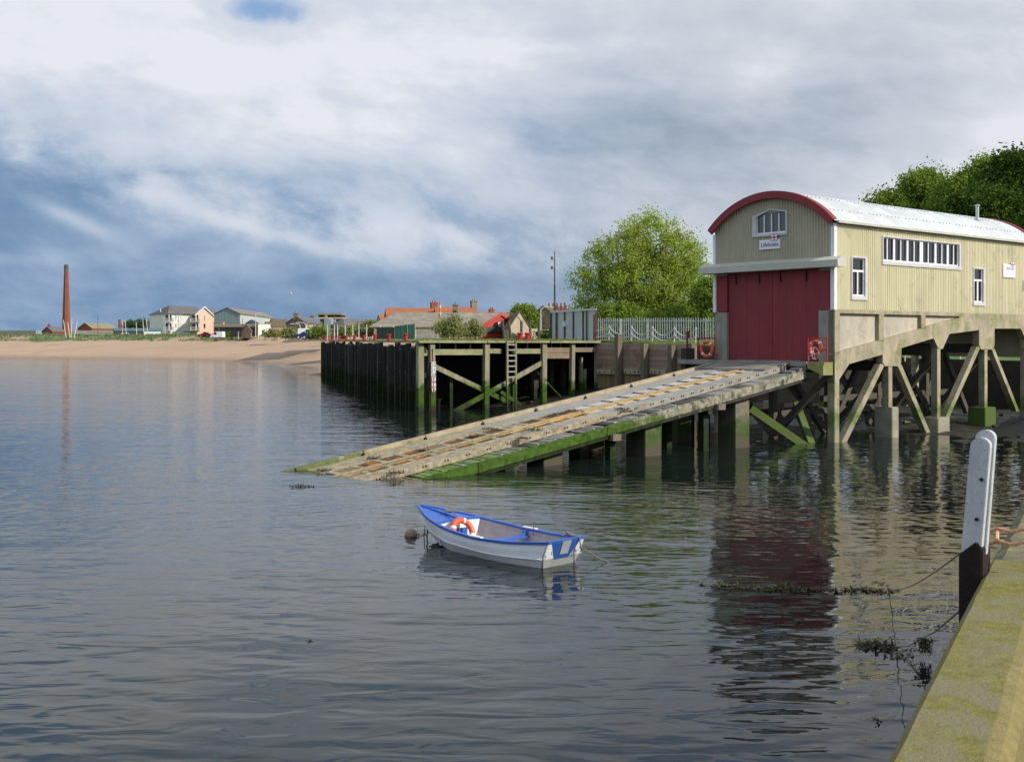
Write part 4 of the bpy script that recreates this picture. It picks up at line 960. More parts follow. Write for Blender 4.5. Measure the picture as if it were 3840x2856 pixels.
def make_boat(label, loc, rz):
    bt_ = thing('rowing_boat', label, 'rowing boat', loc, rz)
    N = 40; xs_b = [LBOAT*i/N for i in range(N+1)]
    def strakes(k0, k1, inset, step=.0):
        b = MB()
        for sgn in (1, -1):
            for k in range(k0, k1):
                vs_b = []
                for x in xs_b:
                    s_ = boat_section(x, inset); (ya, za), (yc, zc) = s_[k], s_[k+1]
                    xr = x+(-.06+.11*(1-(za+.05)/.65) if x == 0 else 0)
                    o1 = step if k > 0 else 0
                    vs_b += [(RAKE(x,za), sgn*(ya+(o1 if x < 4.7 else 0)), za-(.012 if k > 0 else 0)), (RAKE(x,(za+zc)/2), sgn*(ya+yc)/2*1.03, (za+zc)/2), (RAKE(x,zc), sgn*yc, zc)]
                n3 = 3
                fcs = [(i*n3+j, (i+1)*n3+j, (i+1)*n3+j+1, i*n3+j+1) for i in range(N) for j in range(2)]
                if sgn < 0: fcs = [f[::-1] for f in fcs]
                b.add(vs_b, fcs)
        return b
    strakes(1, 3, 0, .02).build('hull', M['boatwhite'], bt_, smooth=False, local=True, recalc=False)
    strakes(0, 1, 0).build('bottom', M['boatgrey'], bt_, local=True, recalc=False)
    strakes(1, 3, .045).build('inside', M['boatin'], bt_, local=True, recalc=False)
    # floor
    b = MB(); vs_b = []
    for x in xs_b[3:27]: g = smooth(TG, x)*.74; vs_b += [(x,-g,.10),(x,g,.10)]
    b.add(vs_b, [(2*i,2*i+1,2*i+3,2*i+2) for i in range(23)]); b.build('floor_boards', M['boatin'], bt_, local=True)
    # gunwale rails
    for sgn in (1, -1):
        b = MB(); vs_b = []
        for x in xs_b:
            g = lerp(TG, x) if x > 4.6 else smooth(TG, x); z = smooth(TZ, x)
            wi = min(.055, g); vs_b += [(x,sgn*(g+.025),z-.03),(x,sgn*(g+.025),z+.025),(x,sgn*(g-wi),z+.025),(x,sgn*(g-wi),z-.03)]
        fcs = [(i*4+k, i*4+(k+1)%4, i*4+4+(k+1)%4, i*4+4+k) for i in range(N) for k in range(4)]+[(0,1,2,3),(N*4,N*4+1,N*4+2,N*4+3)]
        b.add(vs_b, fcs); b.build('gunwale', M['blue'], bt_, local=True)
        b = MB(); pts = [(x, sgn*(boat_section(x)[2][0]+.022), boat_section(x)[2][1]) for x in xs_b[1:-2]]; b.tube(pts, .012, 5); b.build('rubbing_strake', M['boatwhite'], bt_, local=True)
        b = MB(); x = 1.9; b.box((x, sgn*(smooth(TG,x)-.01), smooth(TZ,x)+.035), (.42,.085,.022), rz=-sgn*.02); b.build('rowlock_pad', M['white'], bt_, local=True)
    # foredeck with coaming and centre seam
    XB = 3.32
    b = MB(); vs_b = []; fx = [x for x in xs_b if x >= XB-.02]
    for x in fx:
        g = max(.01, (lerp(TG, x) if x > 4.6 else smooth(TG, x))-.05); z = smooth(TZ, x)+.0; vs_b += [(x,g,z),(x,0,z+.03*g/.5),(x,-g,z)]
    n_ = len(fx); b.add(vs_b, [(i*3+j,i*3+j+1,i*3+4+j,i*3+3+j) for i in range(n_-1) for j in range(2)]); fd = b.build('foredeck', M['blue'], bt_, local=True)
    b = MB(); x0 = fx[0]; g = smooth(TG, x0)-.03; z = smooth(TZ, x0); b.beam((x0,g,z+.01),(x0,0,z+.05),.06,.05); b.beam((x0,0,z+.05),(x0,-g,z+.01),.06,.05)
    b.beam((x0,0,z+.05),(4.75,0,.80),.035,.03); b.build('coaming', M['blue'], fd, local=True)
    b = MB(); b.prism([(x0-.01,g,z),(x0-.01,-g,z),(x0-.01,-g*.86,.10),(x0-.01,g*.86,.10)], (.03,0,0)); bk = b.build('bulkhead', M['boatwhite'], bt_, local=True)
    b = MB(); b.box((x0-.03,-.02,.30),(.03,.40,.26)); b.build('hatch', M['blue'], bk, local=True)
    # thwart and knees
    b = MB(); b.box((1.95,0,.34),(.26,1.46,.035)); b.box((1.95,-.70,.41),(.05,.10,.12)); b.box((1.95,.70,.41),(.05,.10,.12)); th_ = b.build('thwart', M['blue'], bt_, local=True, bevel=.006)
    b = MB()
    for sgn in (1,-1): b.prism([(1.92,sgn*.76,.47),(1.92,sgn*.76,.33),(1.92,sgn*.55,.36)], (.05,0,0))
    b.each('knee', M['blue'], th_, local=True)
    b = MB(); b.box((.45,0,.36),(.5,1.05,.03)); b.build('stern_seat', M['blue'], bt_, local=True, bevel=.006)
    # transom: white upper, grey lower with a notch, blue V panel with a grey pad
    s_ = boat_section(0); g = s_[3][0]; zt = s_[3][1]
    poly = [(-.05,-g*.55,.02-.05),(-.05,-.12,-.05),(-.05,0,.035),(-.05,.12,-.05),(-.05,g*.55,-.03)]
    c1_, z1_ = s_[1]; c2_, z2_ = s_[2]; k2_ = c1_+(c2_-c1_)*(.22-z1_)/(z2_-z1_)
    lo = [(-c1_,z1_),(-c1_+.03,-.09),(-.12,-.09),(-.05,.02),(.05,.02),(.12,-.09),(c1_-.03,-.09),(c1_,z1_),(k2_,.22),(-k2_,.22)]
    hi = [(-k2_,.22),(k2_,.22),(c2_,z2_),(g,zt+.02),(-g,zt+.02),(-c2_,z2_)]
    rk = lambda z: -.035+.27*(1-(z+.05)/.65)
    def tr(pl, off, th): b = MB(); b.prism([(rk(z)+off, y_, z) for y_, z in pl], (th,0,0)); return b
    tr(lo, 0, .04).build('transom_bottom', M['boatgrey'], bt_, local=True)
    tr_ = tr(hi, 0, .04).build('transom', M['boatwhite'], bt_, local=True)
    tr([(-.44,zt+.022),(-.22,.20),(.22,.20),(.44,zt+.022)], -.012, .012).build('blue_panel', M['blue'], tr_, local=True)
    tr([(-.13,zt+.0),(-.12,.29),(.12,.29),(.13,zt+.0)], -.03, .018).build('motor_pad', M['boatgrey'], tr_, local=True)
    b = MB(); b.beam((rk(zt)+.02,-.54,zt+.01),(rk(zt)+.02,.54,zt+.01),.06,.05); b.build('transom_rail', M['blue'], tr_, local=True)
    tr([(-c1_+.02,z1_-.03),(c1_-.02,z1_-.03),(c1_,z1_),(-c1_,z1_)], -.004, .05).build('antifouling', M['antifoul'], bt_, local=True)
    b = MB()
    for sgn in (1,-1): b.torus((-.06, sgn*.46, .38), (1,0,.1), .03, .008, 12, 6)
    b.each('ring_bolt', M['metaldark'], tr_, local=True)
    return bt_
HD = Vector((-.688,.725,0)); HP = Vector((-.725,-.688,0)); BL = Vector((1.12,23.60,-.03)); brz = math.atan2(HD.y, HD.x)
boat = make_boat('white rowing boat with blue rim and foredeck, moored in open water', BL, brz)
BW = lambda x, y_, z: BL+HD*x+HP*y_+Vector((0,0,z))
nrm = (HD*-.85+Vector((0,0,.42))).normalized()
ring('orange lifebuoy leaning inside the rowing boat', BW(3.08,.16,.40), nrm, .27, .070, up=.35)
b = MB(); rr = random.Random(2)
b.tube([BW(4.2,-.18,.74), BW(3.95,-.08,.77), BW(3.75,.0,.76), BW(3.6,.03,.78), BW(3.35,.10,.74), BW(3.2,.16,.62), BW(3.18,.18,.45), BW(3.12,.2,.2)], .016, 6)
for k in range(5):
    c = BW(3.72+rr.uniform(-.06,.06), .0+rr.uniform(-.05,.05), .785); b.torus(c, (rr.gauss(0,.4),rr.gauss(0,.4),1), .05, .014, 12, 6)
o = b.build('painter_rope', M['rope'], smooth=True); tag(o, 'brown knotted painter rope lying across the blue foredeck of the boat', 'rope')
b = MB(); a = BW(-.06,-.40,.40); e = G(2420,2120,-.15)
b.tube([a+(e-a)*(k/14)-Vector((0,0,.16*math.sin(math.pi*k/14))) for k in range(15)], .011, 5)
b.tube([a, BW(-.05,-.35,.62), BW(.15,-.30,.63), BW(.35,-.42,.60), BW(.3,-.2,.62)], .013, 5)
for k in range(4): b.torus(BW(.18+.03*k,-.36,.62+.01*k), (.3*k-.4,.2,1), .06, .013, 12, 5)
b.torus(a+Vector((0,0,-.02)), (1,.3,.4), .04, .014, 10, 5)
o = b.build('stern_rope', M['rope'], smooth=True); tag(o, 'grey mooring rope running from the boat transom down into the water', 'rope')
# oar rowlock pin
b = MB(); b.tube([BW(1.75,-.78,.36), BW(1.75,-.78,.68)], .008, 5); o = b.build('rowlock_pin', M['metaldark']); tag(o, 'thin upright metal pin on the far rim of the rowing boat', 'pin')
# buoy and weeded chain to the bow
c = G(1541,2009,.0)+Vector((0,0,.03))
b = MB(); b.lathe([(.15*math.cos(a_), .15*math.sin(a_)) for a_ in [(-math.pi/2+.02)+k*(math.pi-.04)/14 for k in range(15)]], (c.x,c.y,.035), 22)
bu = thing('mooring_buoy', 'small round faded pink buoy floating off the bow of the rowing boat', 'buoy', (c.x,c.y,0)); b.build('float', M['buoy'], bu, smooth=True)
b = MB(); b.torus((c.x+.17,c.y,.02),(0,1,0),.03,.01,10,5); b.build('shackle', M['rustdark'], bu)
e = BW(4.62,0,.55); mid = G(1598,2003,.0)
b = MB(); b.tube([c+Vector((.15,0,0)), G(1575,2003,.03), mid, G(1605,2000,.12), e], .012, 5)
b.tube([e, G(1592,1990,.2), G(1590,2012,.0), G(1592,2020,-.1)], .012, 5); b.tube([e, G(1604,2010,-.05)], .01, 5)
o = b.build('mooring_chain', M['weed']); tag(o, 'weedy chain hanging from the boat bow to the pink buoy', 'chain')
second = dup(boat, G(2600,1580,0)+Vector((0,0,0)), R_(160), 'blue and white boat half hidden behind the slipway piers')
# ------------------------------------------------------------------ mooring lines and floating weed
rr = random.Random(21)
def weedpatch(b, c, rx, ry, n, ln, w=.012, up=.10, rot=0.0):
    for i in range(n):
        a = rr.uniform(0, 6.28); q_ = rr.random()**.6; dx, dy = rx*q_*math.cos(a), ry*q_*math.sin(a)
        p = Vector((c[0]+dx*math.cos(rot)-dy*math.sin(rot), c[1]+dx*math.sin(rot)+dy*math.cos(rot), c[2]+rr.uniform(-.01,up)*(1-q_)))
        dr = Vector((rr.gauss(0,1), rr.gauss(0,1), rr.gauss(0,.35))).normalized()*ln*rr.uniform(.4,1.2); sdv = dr.cross(Vector((rr.gauss(0,.3),rr.gauss(0,.3),1))).normalized()*w*rr.uniform(.5,1.6)
        b.add([p-sdv, p+sdv, p+dr*.6+sdv, p+dr], [(0,1,2,3)])
a1 = P(3622,2058,9.3); e1 = G(3335,2212,.03)
b = MB(); b.tube([a1+(e1-a1)*(k/10)-Vector((0,0,.10*math.sin(math.pi*k/10))) for k in range(11)], .007, 5)
o = b.build('mooring_line', M['rope']); tag(o, 'upper thin mooring line from the white post down to the water', 'rope')
b = MB()
for k in range(26):
    px = 3330-k*19; py = 2216+2*math.sin(k*.8)-(k*.35); c = G(px, py, .0); weedpatch(b, c, .16+.10*(k < 3), .12, 34 if k < 9 else 18, .10)
o = b.build('weeded_rope', M['weed'], recalc=False); tag(o, 'dark seaweed clinging along the floating end of the upper mooring line', 'seaweed')
b = MB()
for (px, py, rx, n) in ((2930,2207,.45,150),(2980,2212,.4,120),(2720,2196,.30,60),(2640,2185,.25,40),(2800,2200,.3,45)): weedpatch(b, G(px, py, .0), rx, .22, n, .13)
o = b.build('seaweed_patch', M['weedyellow'], recalc=False); tag(o, 'olive seaweed patch floating left of the upper mooring line', 'seaweed')
Yq = 5.6; a2 = K(6.2, -.02, 2.2); a2 = P(3600,2288,8.0); m2 = P(3466,2388,16.8); e2 = G(3350,2424,.02)
pts = [a2, a2+(m2-a2)*.5-Vector((0,0,.03)), m2, m2+(e2-m2)*.5-Vector((0,0,.06)), e2]
b = MB(); b.tube(pts, .008, 5); o = b.build('mooring_line', M['rope']); tag(o, 'lower mooring line with hanging weed, nearer the yellow kerb', 'rope')
b = MB(); q = P(3466,2390,16.8)
for i in range(260):
    p = q+Vector((rr.gauss(0,.05),rr.gauss(0,.05),-min(.2,abs(rr.gauss(0,.10))))); dr = Vector((rr.gauss(0,.03),rr.gauss(0,.03),-rr.uniform(.02,.06))); sdv = Vector((rr.gauss(0,1),rr.gauss(0,1),0)).normalized()*.012
    b.add([p-sdv,p+sdv,p+dr+sdv*.6,p+dr*1.1], [(0,1,2,3)])
for i in range(0):
    p = P(3555,2322,7.2)+Vector((rr.gauss(0,.05),rr.gauss(0,.05),-abs(rr.gauss(0,.03)))); dr = Vector((rr.gauss(0,.03),0,-.06)); sdv = Vector((.01,0,0)); b.add([p-sdv,p+sdv,p+dr+sdv*.6,p+dr*1.1], [(0,1,2,3)])
o = b.build('hanging_weed', M['weed'], recalc=False); tag(o, 'bunch of black seaweed hanging from the lower mooring line', 'seaweed')
b = MB(); weedpatch(b, G(3290,2425,0), .34, .26, 260, .14, up=.14); weedpatch(b, G(3370,2460,0), .25, .12, 60, .12); weedpatch(b, G(3260,2418,0), .2, .2, 60, .12)
b.tube([G(3345,2440,.0), G(3400,2480,-.005), G(3440,2520,.004)], .012, 5)
o = b.build('seaweed_clump', M['weed'], recalc=False); tag(o, 'dark seaweed clump floating at the end of the lower mooring line', 'seaweed')
for (px, py, lab) in ((1130,1824,'small brown seaweed raft floating left of the slipway foot'), (1155,2400,'tiny seaweed scrap on the open water left of the frame centre'), (3290,2700,'drifting twig and leaf on the smooth water by the kerb')):
    b = MB(); weedpatch(b, G(px, py, .0), .45 if py < 1900 else .06, .25 if py < 1900 else .04, 120 if py < 1900 else 14, .14 if py < 1900 else .06)
    o = b.build('seaweed_scrap', M['weed'], recalc=False); tag(o, lab, 'seaweed')
# gull
g0 = P(1089,1100,160); b = MB()
b.tube([g0+Vector((-.22,0,0)), g0+Vector((-.08,0,.02)), g0+Vector((.12,0,.0)), g0+Vector((.26,0,-.03))], [.02,.075,.07,.01], 8)
gl = thing('gull', 'white gull flying high over the far warehouses', 'bird', g0); b.build('body', M['gull'], gl)
for s in (-1,1):
    b = MB(); b.add([g0+Vector((-.08,0,.03)), g0+Vector((.08,0,.03)), g0+Vector((.02-.1*s*0,.35*s,.20)), g0+Vector((-.25,.7*s,.10)), g0+Vector((-.16,.33*s,.18))], [(0,1,2,4),(4,2,3)]); b.build('wing', M['gull'], gl)
# ================================================================== timber quay
tq = thing('timber_quay', 'old timber quay on green stained piles with a dark sheeted left side', 'quay', (0, 76, 0))
ZQ = 4.62
fd_ = (QF-QC).normalized(); fn = Vector((-fd_.y, fd_.x, 0)); fn = fn if fn.x < 0 else -fn; FL = (QF-QC).length      # left face, outward normal to -x
b = MB(); b.prism([QC+fn*-.9+Vector((0,0,-1.4)), QF+fn*-.9+Vector((0,0,-1.4)), QF+fn*-.9+Vector((0,0,ZQ-.5)), QC+fn*-.9+Vector((0,0,ZQ-.5))], fn*.25)
b.build('rear_sheeting', M['darktimber'], tq)
rr = random.Random(8); l = 1.2; k = 0
while l < FL:
    p = QC+fd_*l; ht = ZQ-.08-rr.uniform(0,.45); w_ = rr.uniform(.30,.42); ln = fn*rr.uniform(.02,.30)
    b = MB(); q0 = p+ln; 
    b.prism([q0-fd_*w_/2+Vector((0,0,-1.5)), q0+fd_*w_/2+Vector((0,0,-1.5)), q0+fd_*w_/2+Vector((0,0,ht-rr.uniform(0,.2))), q0-fd_*w_/2+Vector((rr.uniform(-.08,.08),0,ht))], -fn*.42); b.build('pile', M['darktimber'], tq)
    l += rr.uniform(1.9,2.5)*(1+l/170)
b = MB()
for z in (ZQ-.75, ZQ-2.4): b.prism([QC-fn*.12+Vector((0,0,z)), QF-fn*.12+Vector((0,0,z)), QF-fn*.12+Vector((0,0,z+.32)), QC-fn*.12+Vector((0,0,z+.32))], -fn*.35)
b.each('waling', M['darktimber'], tq)
b = MB(); l = .8
while l < FL-3:      # cap timbers along the left edge
    p = QC+fd_*l-fn*.32; c = QC+fd_*(l+2.6)-fn*.32; b.prism([p+fn*.05+Vector((0,0,ZQ-.14)), c+fn*.05+Vector((0,0,ZQ-.14)), c+fn*.05+Vector((0,0,ZQ+.02)), p+fn*.05+Vector((0,0,ZQ+.02))], -fn*.9); l += 2.65
b.each('cap_timber', M['timberh'], tq)
# far end return
b = MB()
for k in range(6):
    p = QF+Vector((.1+k*.9,.2+k*.1,0)); b.prism([p+Vector((0,0,-1.4)), p+Vector((.35,0,-1.4)), p+Vector((.35,0,ZQ-.2)), p+Vector((0,0,ZQ-.2))], (0,.35,0))
b.each('pile', M['darktimber'], tq)
# front face
qd = (QR-QC).normalized(); qn = Vector((qd.y, -qd.x, 0))
def FQ(px, off=0.0):     # point on the front face line seen at picture column px
    k = (px-CX)/F; s = (k*QC.y-QC.x)/(qd.x-k*qd.y); p = QC+qd*s+qn*off; return Vector((p.x, p.y, 0))
def FZ(px, py): return zat(py, FQ(px).y)
def vpile(px, w_, ztop, mt, dz=-1.5, off=.0, name='pile', dep=.34, leanx=0.0):
    p = FQ(px, off); b = MB(); b.prism([p-qd*w_/2+Vector((0,0,dz)), p+qd*w_/2+Vector((0,0,dz)), p+qd*w_/2+Vector((leanx,0,ztop)), p-qd*w_/2+Vector((leanx,0,ztop))], -qn*dep)
    return b.build(name, mt, tq, bevel=.015)
vpile(1577, .42, ZQ-.12, M['timber'], off=.1); gp = vpile(1619, .36, ZQ-.10, M['timber'], off=.30, leanx=-.08)
for px, w_ in ((1820,.38),(2036,.38),(2142,.30),(2237,.34)): vpile(px, w_, ZQ-.10, M['timber'], off=.22, leanx=rr.uniform(-.05,.05))
for px, w_, zt in ((1700,.3,ZQ-.5),(1765,.25,2.6),(1890,.3,ZQ-.4),(1985,.3,3.0),(2085,.6,ZQ-.6),(2195,.3,ZQ-.5),(2150,.3,ZQ-.4)): vpile(px, w_, zt, M['darktimber'], off=-2.6)
for px, ytop, w_ in ((2207,1384,.28),(2196,1340,.12),(1977,1412,.3)): vpile(px, w_, FZ(px, ytop), M['timber'], off=-.4 if px > 2000 else -1.6)
b = MB(); q5 = QC+fd_*5+qd*1.2; b.prism([q5+Vector((0,0,-1)), QR-qn*5+Vector((0,0,-1)), QR-qn*5+Vector((0,0,ZQ-.1)), q5+Vector((0,0,ZQ-.1))], -qn*.3); b.build('shade_backing', M['void'], tq)  # black sheet painting the darkness behind the piles
def hbeam(x0, x1, y0, y1, mt=M['timberh'], off=.08, dep=.3, name='beam'):
    a, c = FQ(x0, off), FQ(x1, off); za0, zb0 = FZ(x0, y0), FZ(x0, y1); za1, zb1 = FZ(x1, y0), FZ(x1, y1)
    b = MB(); b.prism([a+Vector((0,0,zb0)), c+Vector((0,0,zb1)), c+Vector((0,0,za1)), a+Vector((0,0,za0))], -qn*dep); return b.build(name, mt, tq, bevel=.01)
hbeam(1560, 1815, 1276.5, 1286, name='cap_beam', off=.42, dep=.9); hbeam(1818, 2050, 1276.5, 1285.5, name='cap_beam', off=.40, dep=.9); hbeam(2053, 2240, 1277.5, 1286, name='cap_beam', off=.45, dep=.9)
hbeam(1588, 1608, 1312, 1334); hbeam(1628, 1810, 1309, 1331); hbeam(1830, 1880, 1307, 1325); hbeam(1925, 2026, 1307, 1326); hbeam(2046, 2136, 1303, 1322, M['stone']); hbeam(2046, 2134, 1323, 1344, M['stone']); hbeam(2150, 2232, 1303, 1320, M['stone'])
b = MB()
for px in (1660,1720,1775,1850,1940,1990,2080,2115,2170,2210):
    p = FQ(px, -.4); b.box((p.x, p.y, ZQ-.30), (.10,.14,.5))
b.each('strut', M['timber'], tq)
b = MB(); b.prism([FQ(1580,-.3)+Vector((0,0,ZQ-.14)), QR-qn*.3+Vector((0,0,ZQ-.14)), QR-qn*.3+Vector((0,0,ZQ-.02)), FQ(1580,-.3)+Vector((0,0,ZQ-.02))], fd_*5.2); b.build('deck', M['timber'], tq)
def fbrace(x0, y0, x1, y1, w_=.30, off=-.12, mt=M['timber']):
    a = FQ(x0, off); a.z = FZ(x0, y0); c = FQ(x1, off); c.z = FZ(x1, y1); b = MB(); b.beam(a, c, .16, w_); b.build('brace', mt, tq)
fbrace(1615,1366,1900,1503, .32, off=-.10); fbrace(1680,1556,2030,1360, .32, off=.06); fbrace(1900,1470,1975,1520, .25, off=-.8)
fbrace(2020,1395,2110,1490, .06, off=-.2)
# ladder
la, lc = FQ(1889,.5), FQ(1921,.5)
ld = thing('quay_ladder', 'tall timber ladder fixed to the front of the old quay', 'ladder', (la.x, la.y, -.3))
for p, zt_ in ((la, ZQ+.02), (lc, ZQ+.02)):
    b = MB(); b.prism([p-qd*.06+Vector((0,0,-.6)), p+qd*.06+Vector((0,0,-.6)), p+qd*.06+Vector((0,0,zt_)), p-qd*.06+Vector((0,0,zt_))], -qn*.14); b.build('rail', M['timber'], ld)
z = ZQ-.25
while z > 1.9:
    b = MB(); b.beam(la-qn*.05+Vector((0,0,z)), lc-qn*.05+Vector((0,0,z)), .07, .085); b.build('rung', M['treadpale'], ld); z -= .37
# tide gauge
p = FQ(1618,.33); tg = thing('tide_gauge', 'red and white tide board numbered 22 to 17 on the corner pile', 'tide gauge', (p.x, p.y, 1.3))
pl_ = lambda z: p+qn*.03+Vector((-.035,0,z)); zt = FZ(1618,1356); zb_ = FZ(1618,1462); st = (zt-zb_)/5.6
b = MB(); b.prism([pl_(zb_)-qd*.17, pl_(zb_)+qd*.17, pl_(zt+.03)+qd*.17, pl_(zt+.03)-qd*.17], -qn*.03); b.build('board', mat('worn_red_board', (.25,.06,.06), (.3,.2,.16), .8, 5), tg)
for k, nm in enumerate(('22','21','20','19','18','17')):
    z0 = zt-st*k-.30
    if k < 3:
        b = MB(); b.prism([pl_(z0-.03)-qd*.165+qn*.005, pl_(z0-.03)+qd*.165+qn*.005, pl_(z0+.29)+qd*.165+qn*.005, pl_(z0+.29)-qd*.165+qn*.005], -qn*.004); b.build('white_field', M['white'], tg)
    add_text(nm, .34, pl_(z0+.01)-qd*.17+qn*.012, qd, (0,0,1), M['metaldark'] if k < 3 else M['white'], tg, 'number', bold=.006)
# plank wall to the right of the quay
wd = (WR-QR).normalized(); wn = Vector((wd.y, -wd.x, 0)); wn = wn if wn.y < 0 else -wn; WL = (WR-QR).length
def WP(px, off=0.0):
    k = (px-CX)/F; s = (k*QR.y-QR.x)/(wd.x-k*wd.y); p = QR+wd*s+wn*off; return Vector((p.x, p.y, 0))
pwl = thing('plank_wall', 'brown horizontal plank sea wall between the timber quay and boathouse', 'sea wall', (9, 79, 0))
b = MB(); zt0, zt1 = zat(1284, QR.y), zat(1293, WR.y); zm0, zm1 = zat(1386, QR.y), zat(1392, WR.y)
b.prism([QR+Vector((0,0,zm0)), WR+Vector((0,0,zm1)), WR+Vector((0,0,zt1)), QR+Vector((0,0,zt0))], -wn*.35); b.build('planks', M['plankwall'], pwl)
b = MB(); b.prism([QR-wn*.1+Vector((0,0,-1.3)), WR-wn*.1+Vector((0,0,-1.3)), WR-wn*.1+Vector((0,0,zm1)), QR-wn*.1+Vector((0,0,zm0))], -wn*.3); b.build('vertical_boards', M['boardwall'], pwl)
b = MB()
for x0, x1 in ((2243,2322),(2345,2421),(2442,2520)):
    a, c = WP(x0,.18), WP(x1,.18); za, zc = zat(1383, a.y), zat(1387, c.y)
    b.prism([a+Vector((0,0,za-.34)), c+Vector((0,0,zc-.32)), c+Vector((0,0,zc)), a+Vector((0,0,za))], -wn*.25)
wl_ = b.each('waling', M['slipwood'], pwl)[0]
b = MB()
for px in (2255,2275,2300,2318,2352,2370,2386,2400,2415,2450,2462,2480,2505):
    p = WP(px,.20); b.tube([p+Vector((0,0,zat(1395,p.y))), p+wn*.03+Vector((0,0,zat(1395,p.y)))], .05, 6)
b.build('bolts', M['rustdark'], wl_)
for px, yt in ((2329,1253),(2426,1288),(2529,1294),(2604,1288)):
    p = WP(px,.30); zt_ = zat(yt, p.y); b = MB(); b.box((p.x,p.y,(zt_-1.4)/2), (.36,.46,zt_+1.4), R_(-52)); b.build('pile', M['pilebrown'], pwl, bevel=.02)
for px in (2312,2408,2510):
    p = WP(px,.25); b = MB(); b.box((p.x, p.y, zat(1378,p.y)), (.28,.25,.32)); b.build('chock', M['timber'], pwl)
# ================================================================== quay furniture
names = ['nearest the quay corner']+['%s along the left edge from the quay corner' % ORD[k] for k in range(1, 10)]
ws = (.097,.206,.315,.415,.52,.622,.718,.82,.90,.97)
def bollard_parts(loc, label, grp):
    r = thing('mooring_bollard', label, 'bollard', loc, 0, grp)
    b = MB(); b.lathe([(.21,0),(.21,.03),(.155,.05),(.15,.38),(.16,.42)], (0,0,0), 18); b.build('body', M['bollard'], r, smooth=False, local=True)
    b = MB(); b.lathe([(.19,.42),(.205,.44),(.205,.49),(.15,.52),(.04,.53)], (0,0,0), 18); b.build('cap', M['bollard'], r, local=True); return r
bo = None
for k, w_ in enumerate(ws):
    p = Vector((-6.06-19.54*w_, 74.2+77.8*w_, ZQ+.0))-fn*.28
    lb = 'red iron bollard, '+names[k]
    if k == 0: bo = bollard_parts(p, lb, 'red bollards along the timber quay')
    else: dup(bo, p, 0, lb, 'red bollards along the timber quay')
for px, lb in ((1950,'red bollard by the ladder, left one of the close pair'), (1978,'red bollard by the ladder, right one of the close pair')):
    p = P(px, 1272, 79); p.z = ZQ; dup(bo, p, 0, lb, 'red bollards along the timber quay', 1.1)
# white chain fence posts
cps = [2283,2367,2445.6,2527.5,2608]; tops = [1220,1224.6,1231,1236,1238]; bots = [1279,1282,1285,1288,1290]
cp = []; proto = None; YC = [83.5,82.2,81.0,79.8,78.6]
for k, px in enumerate(cps):
    p = P(px, bots[k], YC[k]); cp.append(p)
    lb = 'white chain fence post above the plank wall, '+['leftmost','second from the left','middle one','second from the right','rightmost by the platform'][k]
    if proto is None:
        proto = thing('chain_post', lb, 'post', p, 0, 'white posts of the chain fence')
        b = MB(); b.tube([(0,0,-.1),(.03,0,1.13)], .045, 8); b.build('shaft', M['whitepost'], proto, local=True)
        b = MB(); b.torus((.03,0,1.10),(0,1,0),.05,.015,10,5); b.torus((.02,0,.62),(0,1,0),.05,.015,10,5); b.build('eye', M['whitepost'], proto, local=True)
    else: dup(proto, p, 0, lb)
for z, nm in ((1.10,'upper'),(.62,'lower')):
    b = MB(); seq = [P(2226,1262 if z < 1 else 1238, 84.5)]+[q+Vector((.03,0,z)) for q in cp]
    for a, c in zip(seq[:-1], seq[1:]):
        L = (c-a).length; sag = .55 if z > 1 else .42; n_ = 22
        if a is seq[0]: sag = .15
        prev = [a+(c-a)*(i/n_)-Vector((0,0,sag*4*(i/n_)*(1-i/n_))) for i in range(n_+1)]; b.tube(prev, .028, 5)
    o = b.build('fence_chain', M['whitepost']); tag(o, '%s sagging white chain strung between the short white posts' % nm, 'chain', None)
# chain posts on the bank seen under the boathouse
bk = []
for k, (px, yb) in enumerate(((3393,1345),(3600,1350),(3745,1358))):
    p = P(px, yb, 72.0); p.z = 3.42
    bk.append(p); lb = 'pale chain post on the bank seen under the boathouse, '+['left','middle','right'][k]; dup(proto, p, 0, lb, 'chain posts seen under the boathouse')
b = MB()
for a, c in zip(bk[:-1], bk[1:]):
    for z in (1.1,): b.tube([a+(c-a)*(i/16)+Vector((.03,0,z-.6*4*(i/16)*(1-i/16))) for i in range(17)], .025, 5)
o = b.build('fence_chain', M['whitepost']); tag(o, 'pale chain on the grass bank seen beneath the boathouse', 'chain')
# palisade fence
def palisade(label, a, c, za, zc, ht, mt, gap=.155, pw_=.07, name='palisade_fence'):
    a = Vector(a); c = Vector(c); L = (c-a).length; d_ = (c-a).normalized(); n_ = Vector((-d_.y,d_.x,0)); n_ = n_ if n_.y < 0 else -n_
    r = thing(name, label, 'fence', (a+c)/2)
    bb = MB(); k = int(L/gap); rq = random.Random(4)
    for i in range(k+1):
        f = i/k; p = a+(c-a)*f; z0 = za+(zc-za)*f; h_ = ht+rq.uniform(-.02,.02)
        bb.prism([p-d_*pw_/2+Vector((0,0,z0+.05)), p+d_*pw_/2+Vector((0,0,z0+.05)), p+d_*pw_/2+Vector((0,0,z0+h_-.06)), p+Vector((0,0,z0+h_+.04)), p-d_*pw_/2+Vector((0,0,z0+h_-.06))], n_*.02)
    bb.build('pales', mt, r, recalc=True)
    bb = MB()
    for z in (.35, ht-.25): bb.beam(a-n_*.03+Vector((0,0,za+z)), c-n_*.03+Vector((0,0,zc+z)), .04, .05)
    bb.each('rail', mt, r)
    bb = MB(); k = max(1, int(L/2.75))
    for i in range(k+1): p = a+(c-a)*(i/k)-n_*.09; bb.box((p.x,p.y,za+(zc-za)*i/k+ht*.48), (.09,.07,ht*.96))
    bb.each('post', mt, r); return r
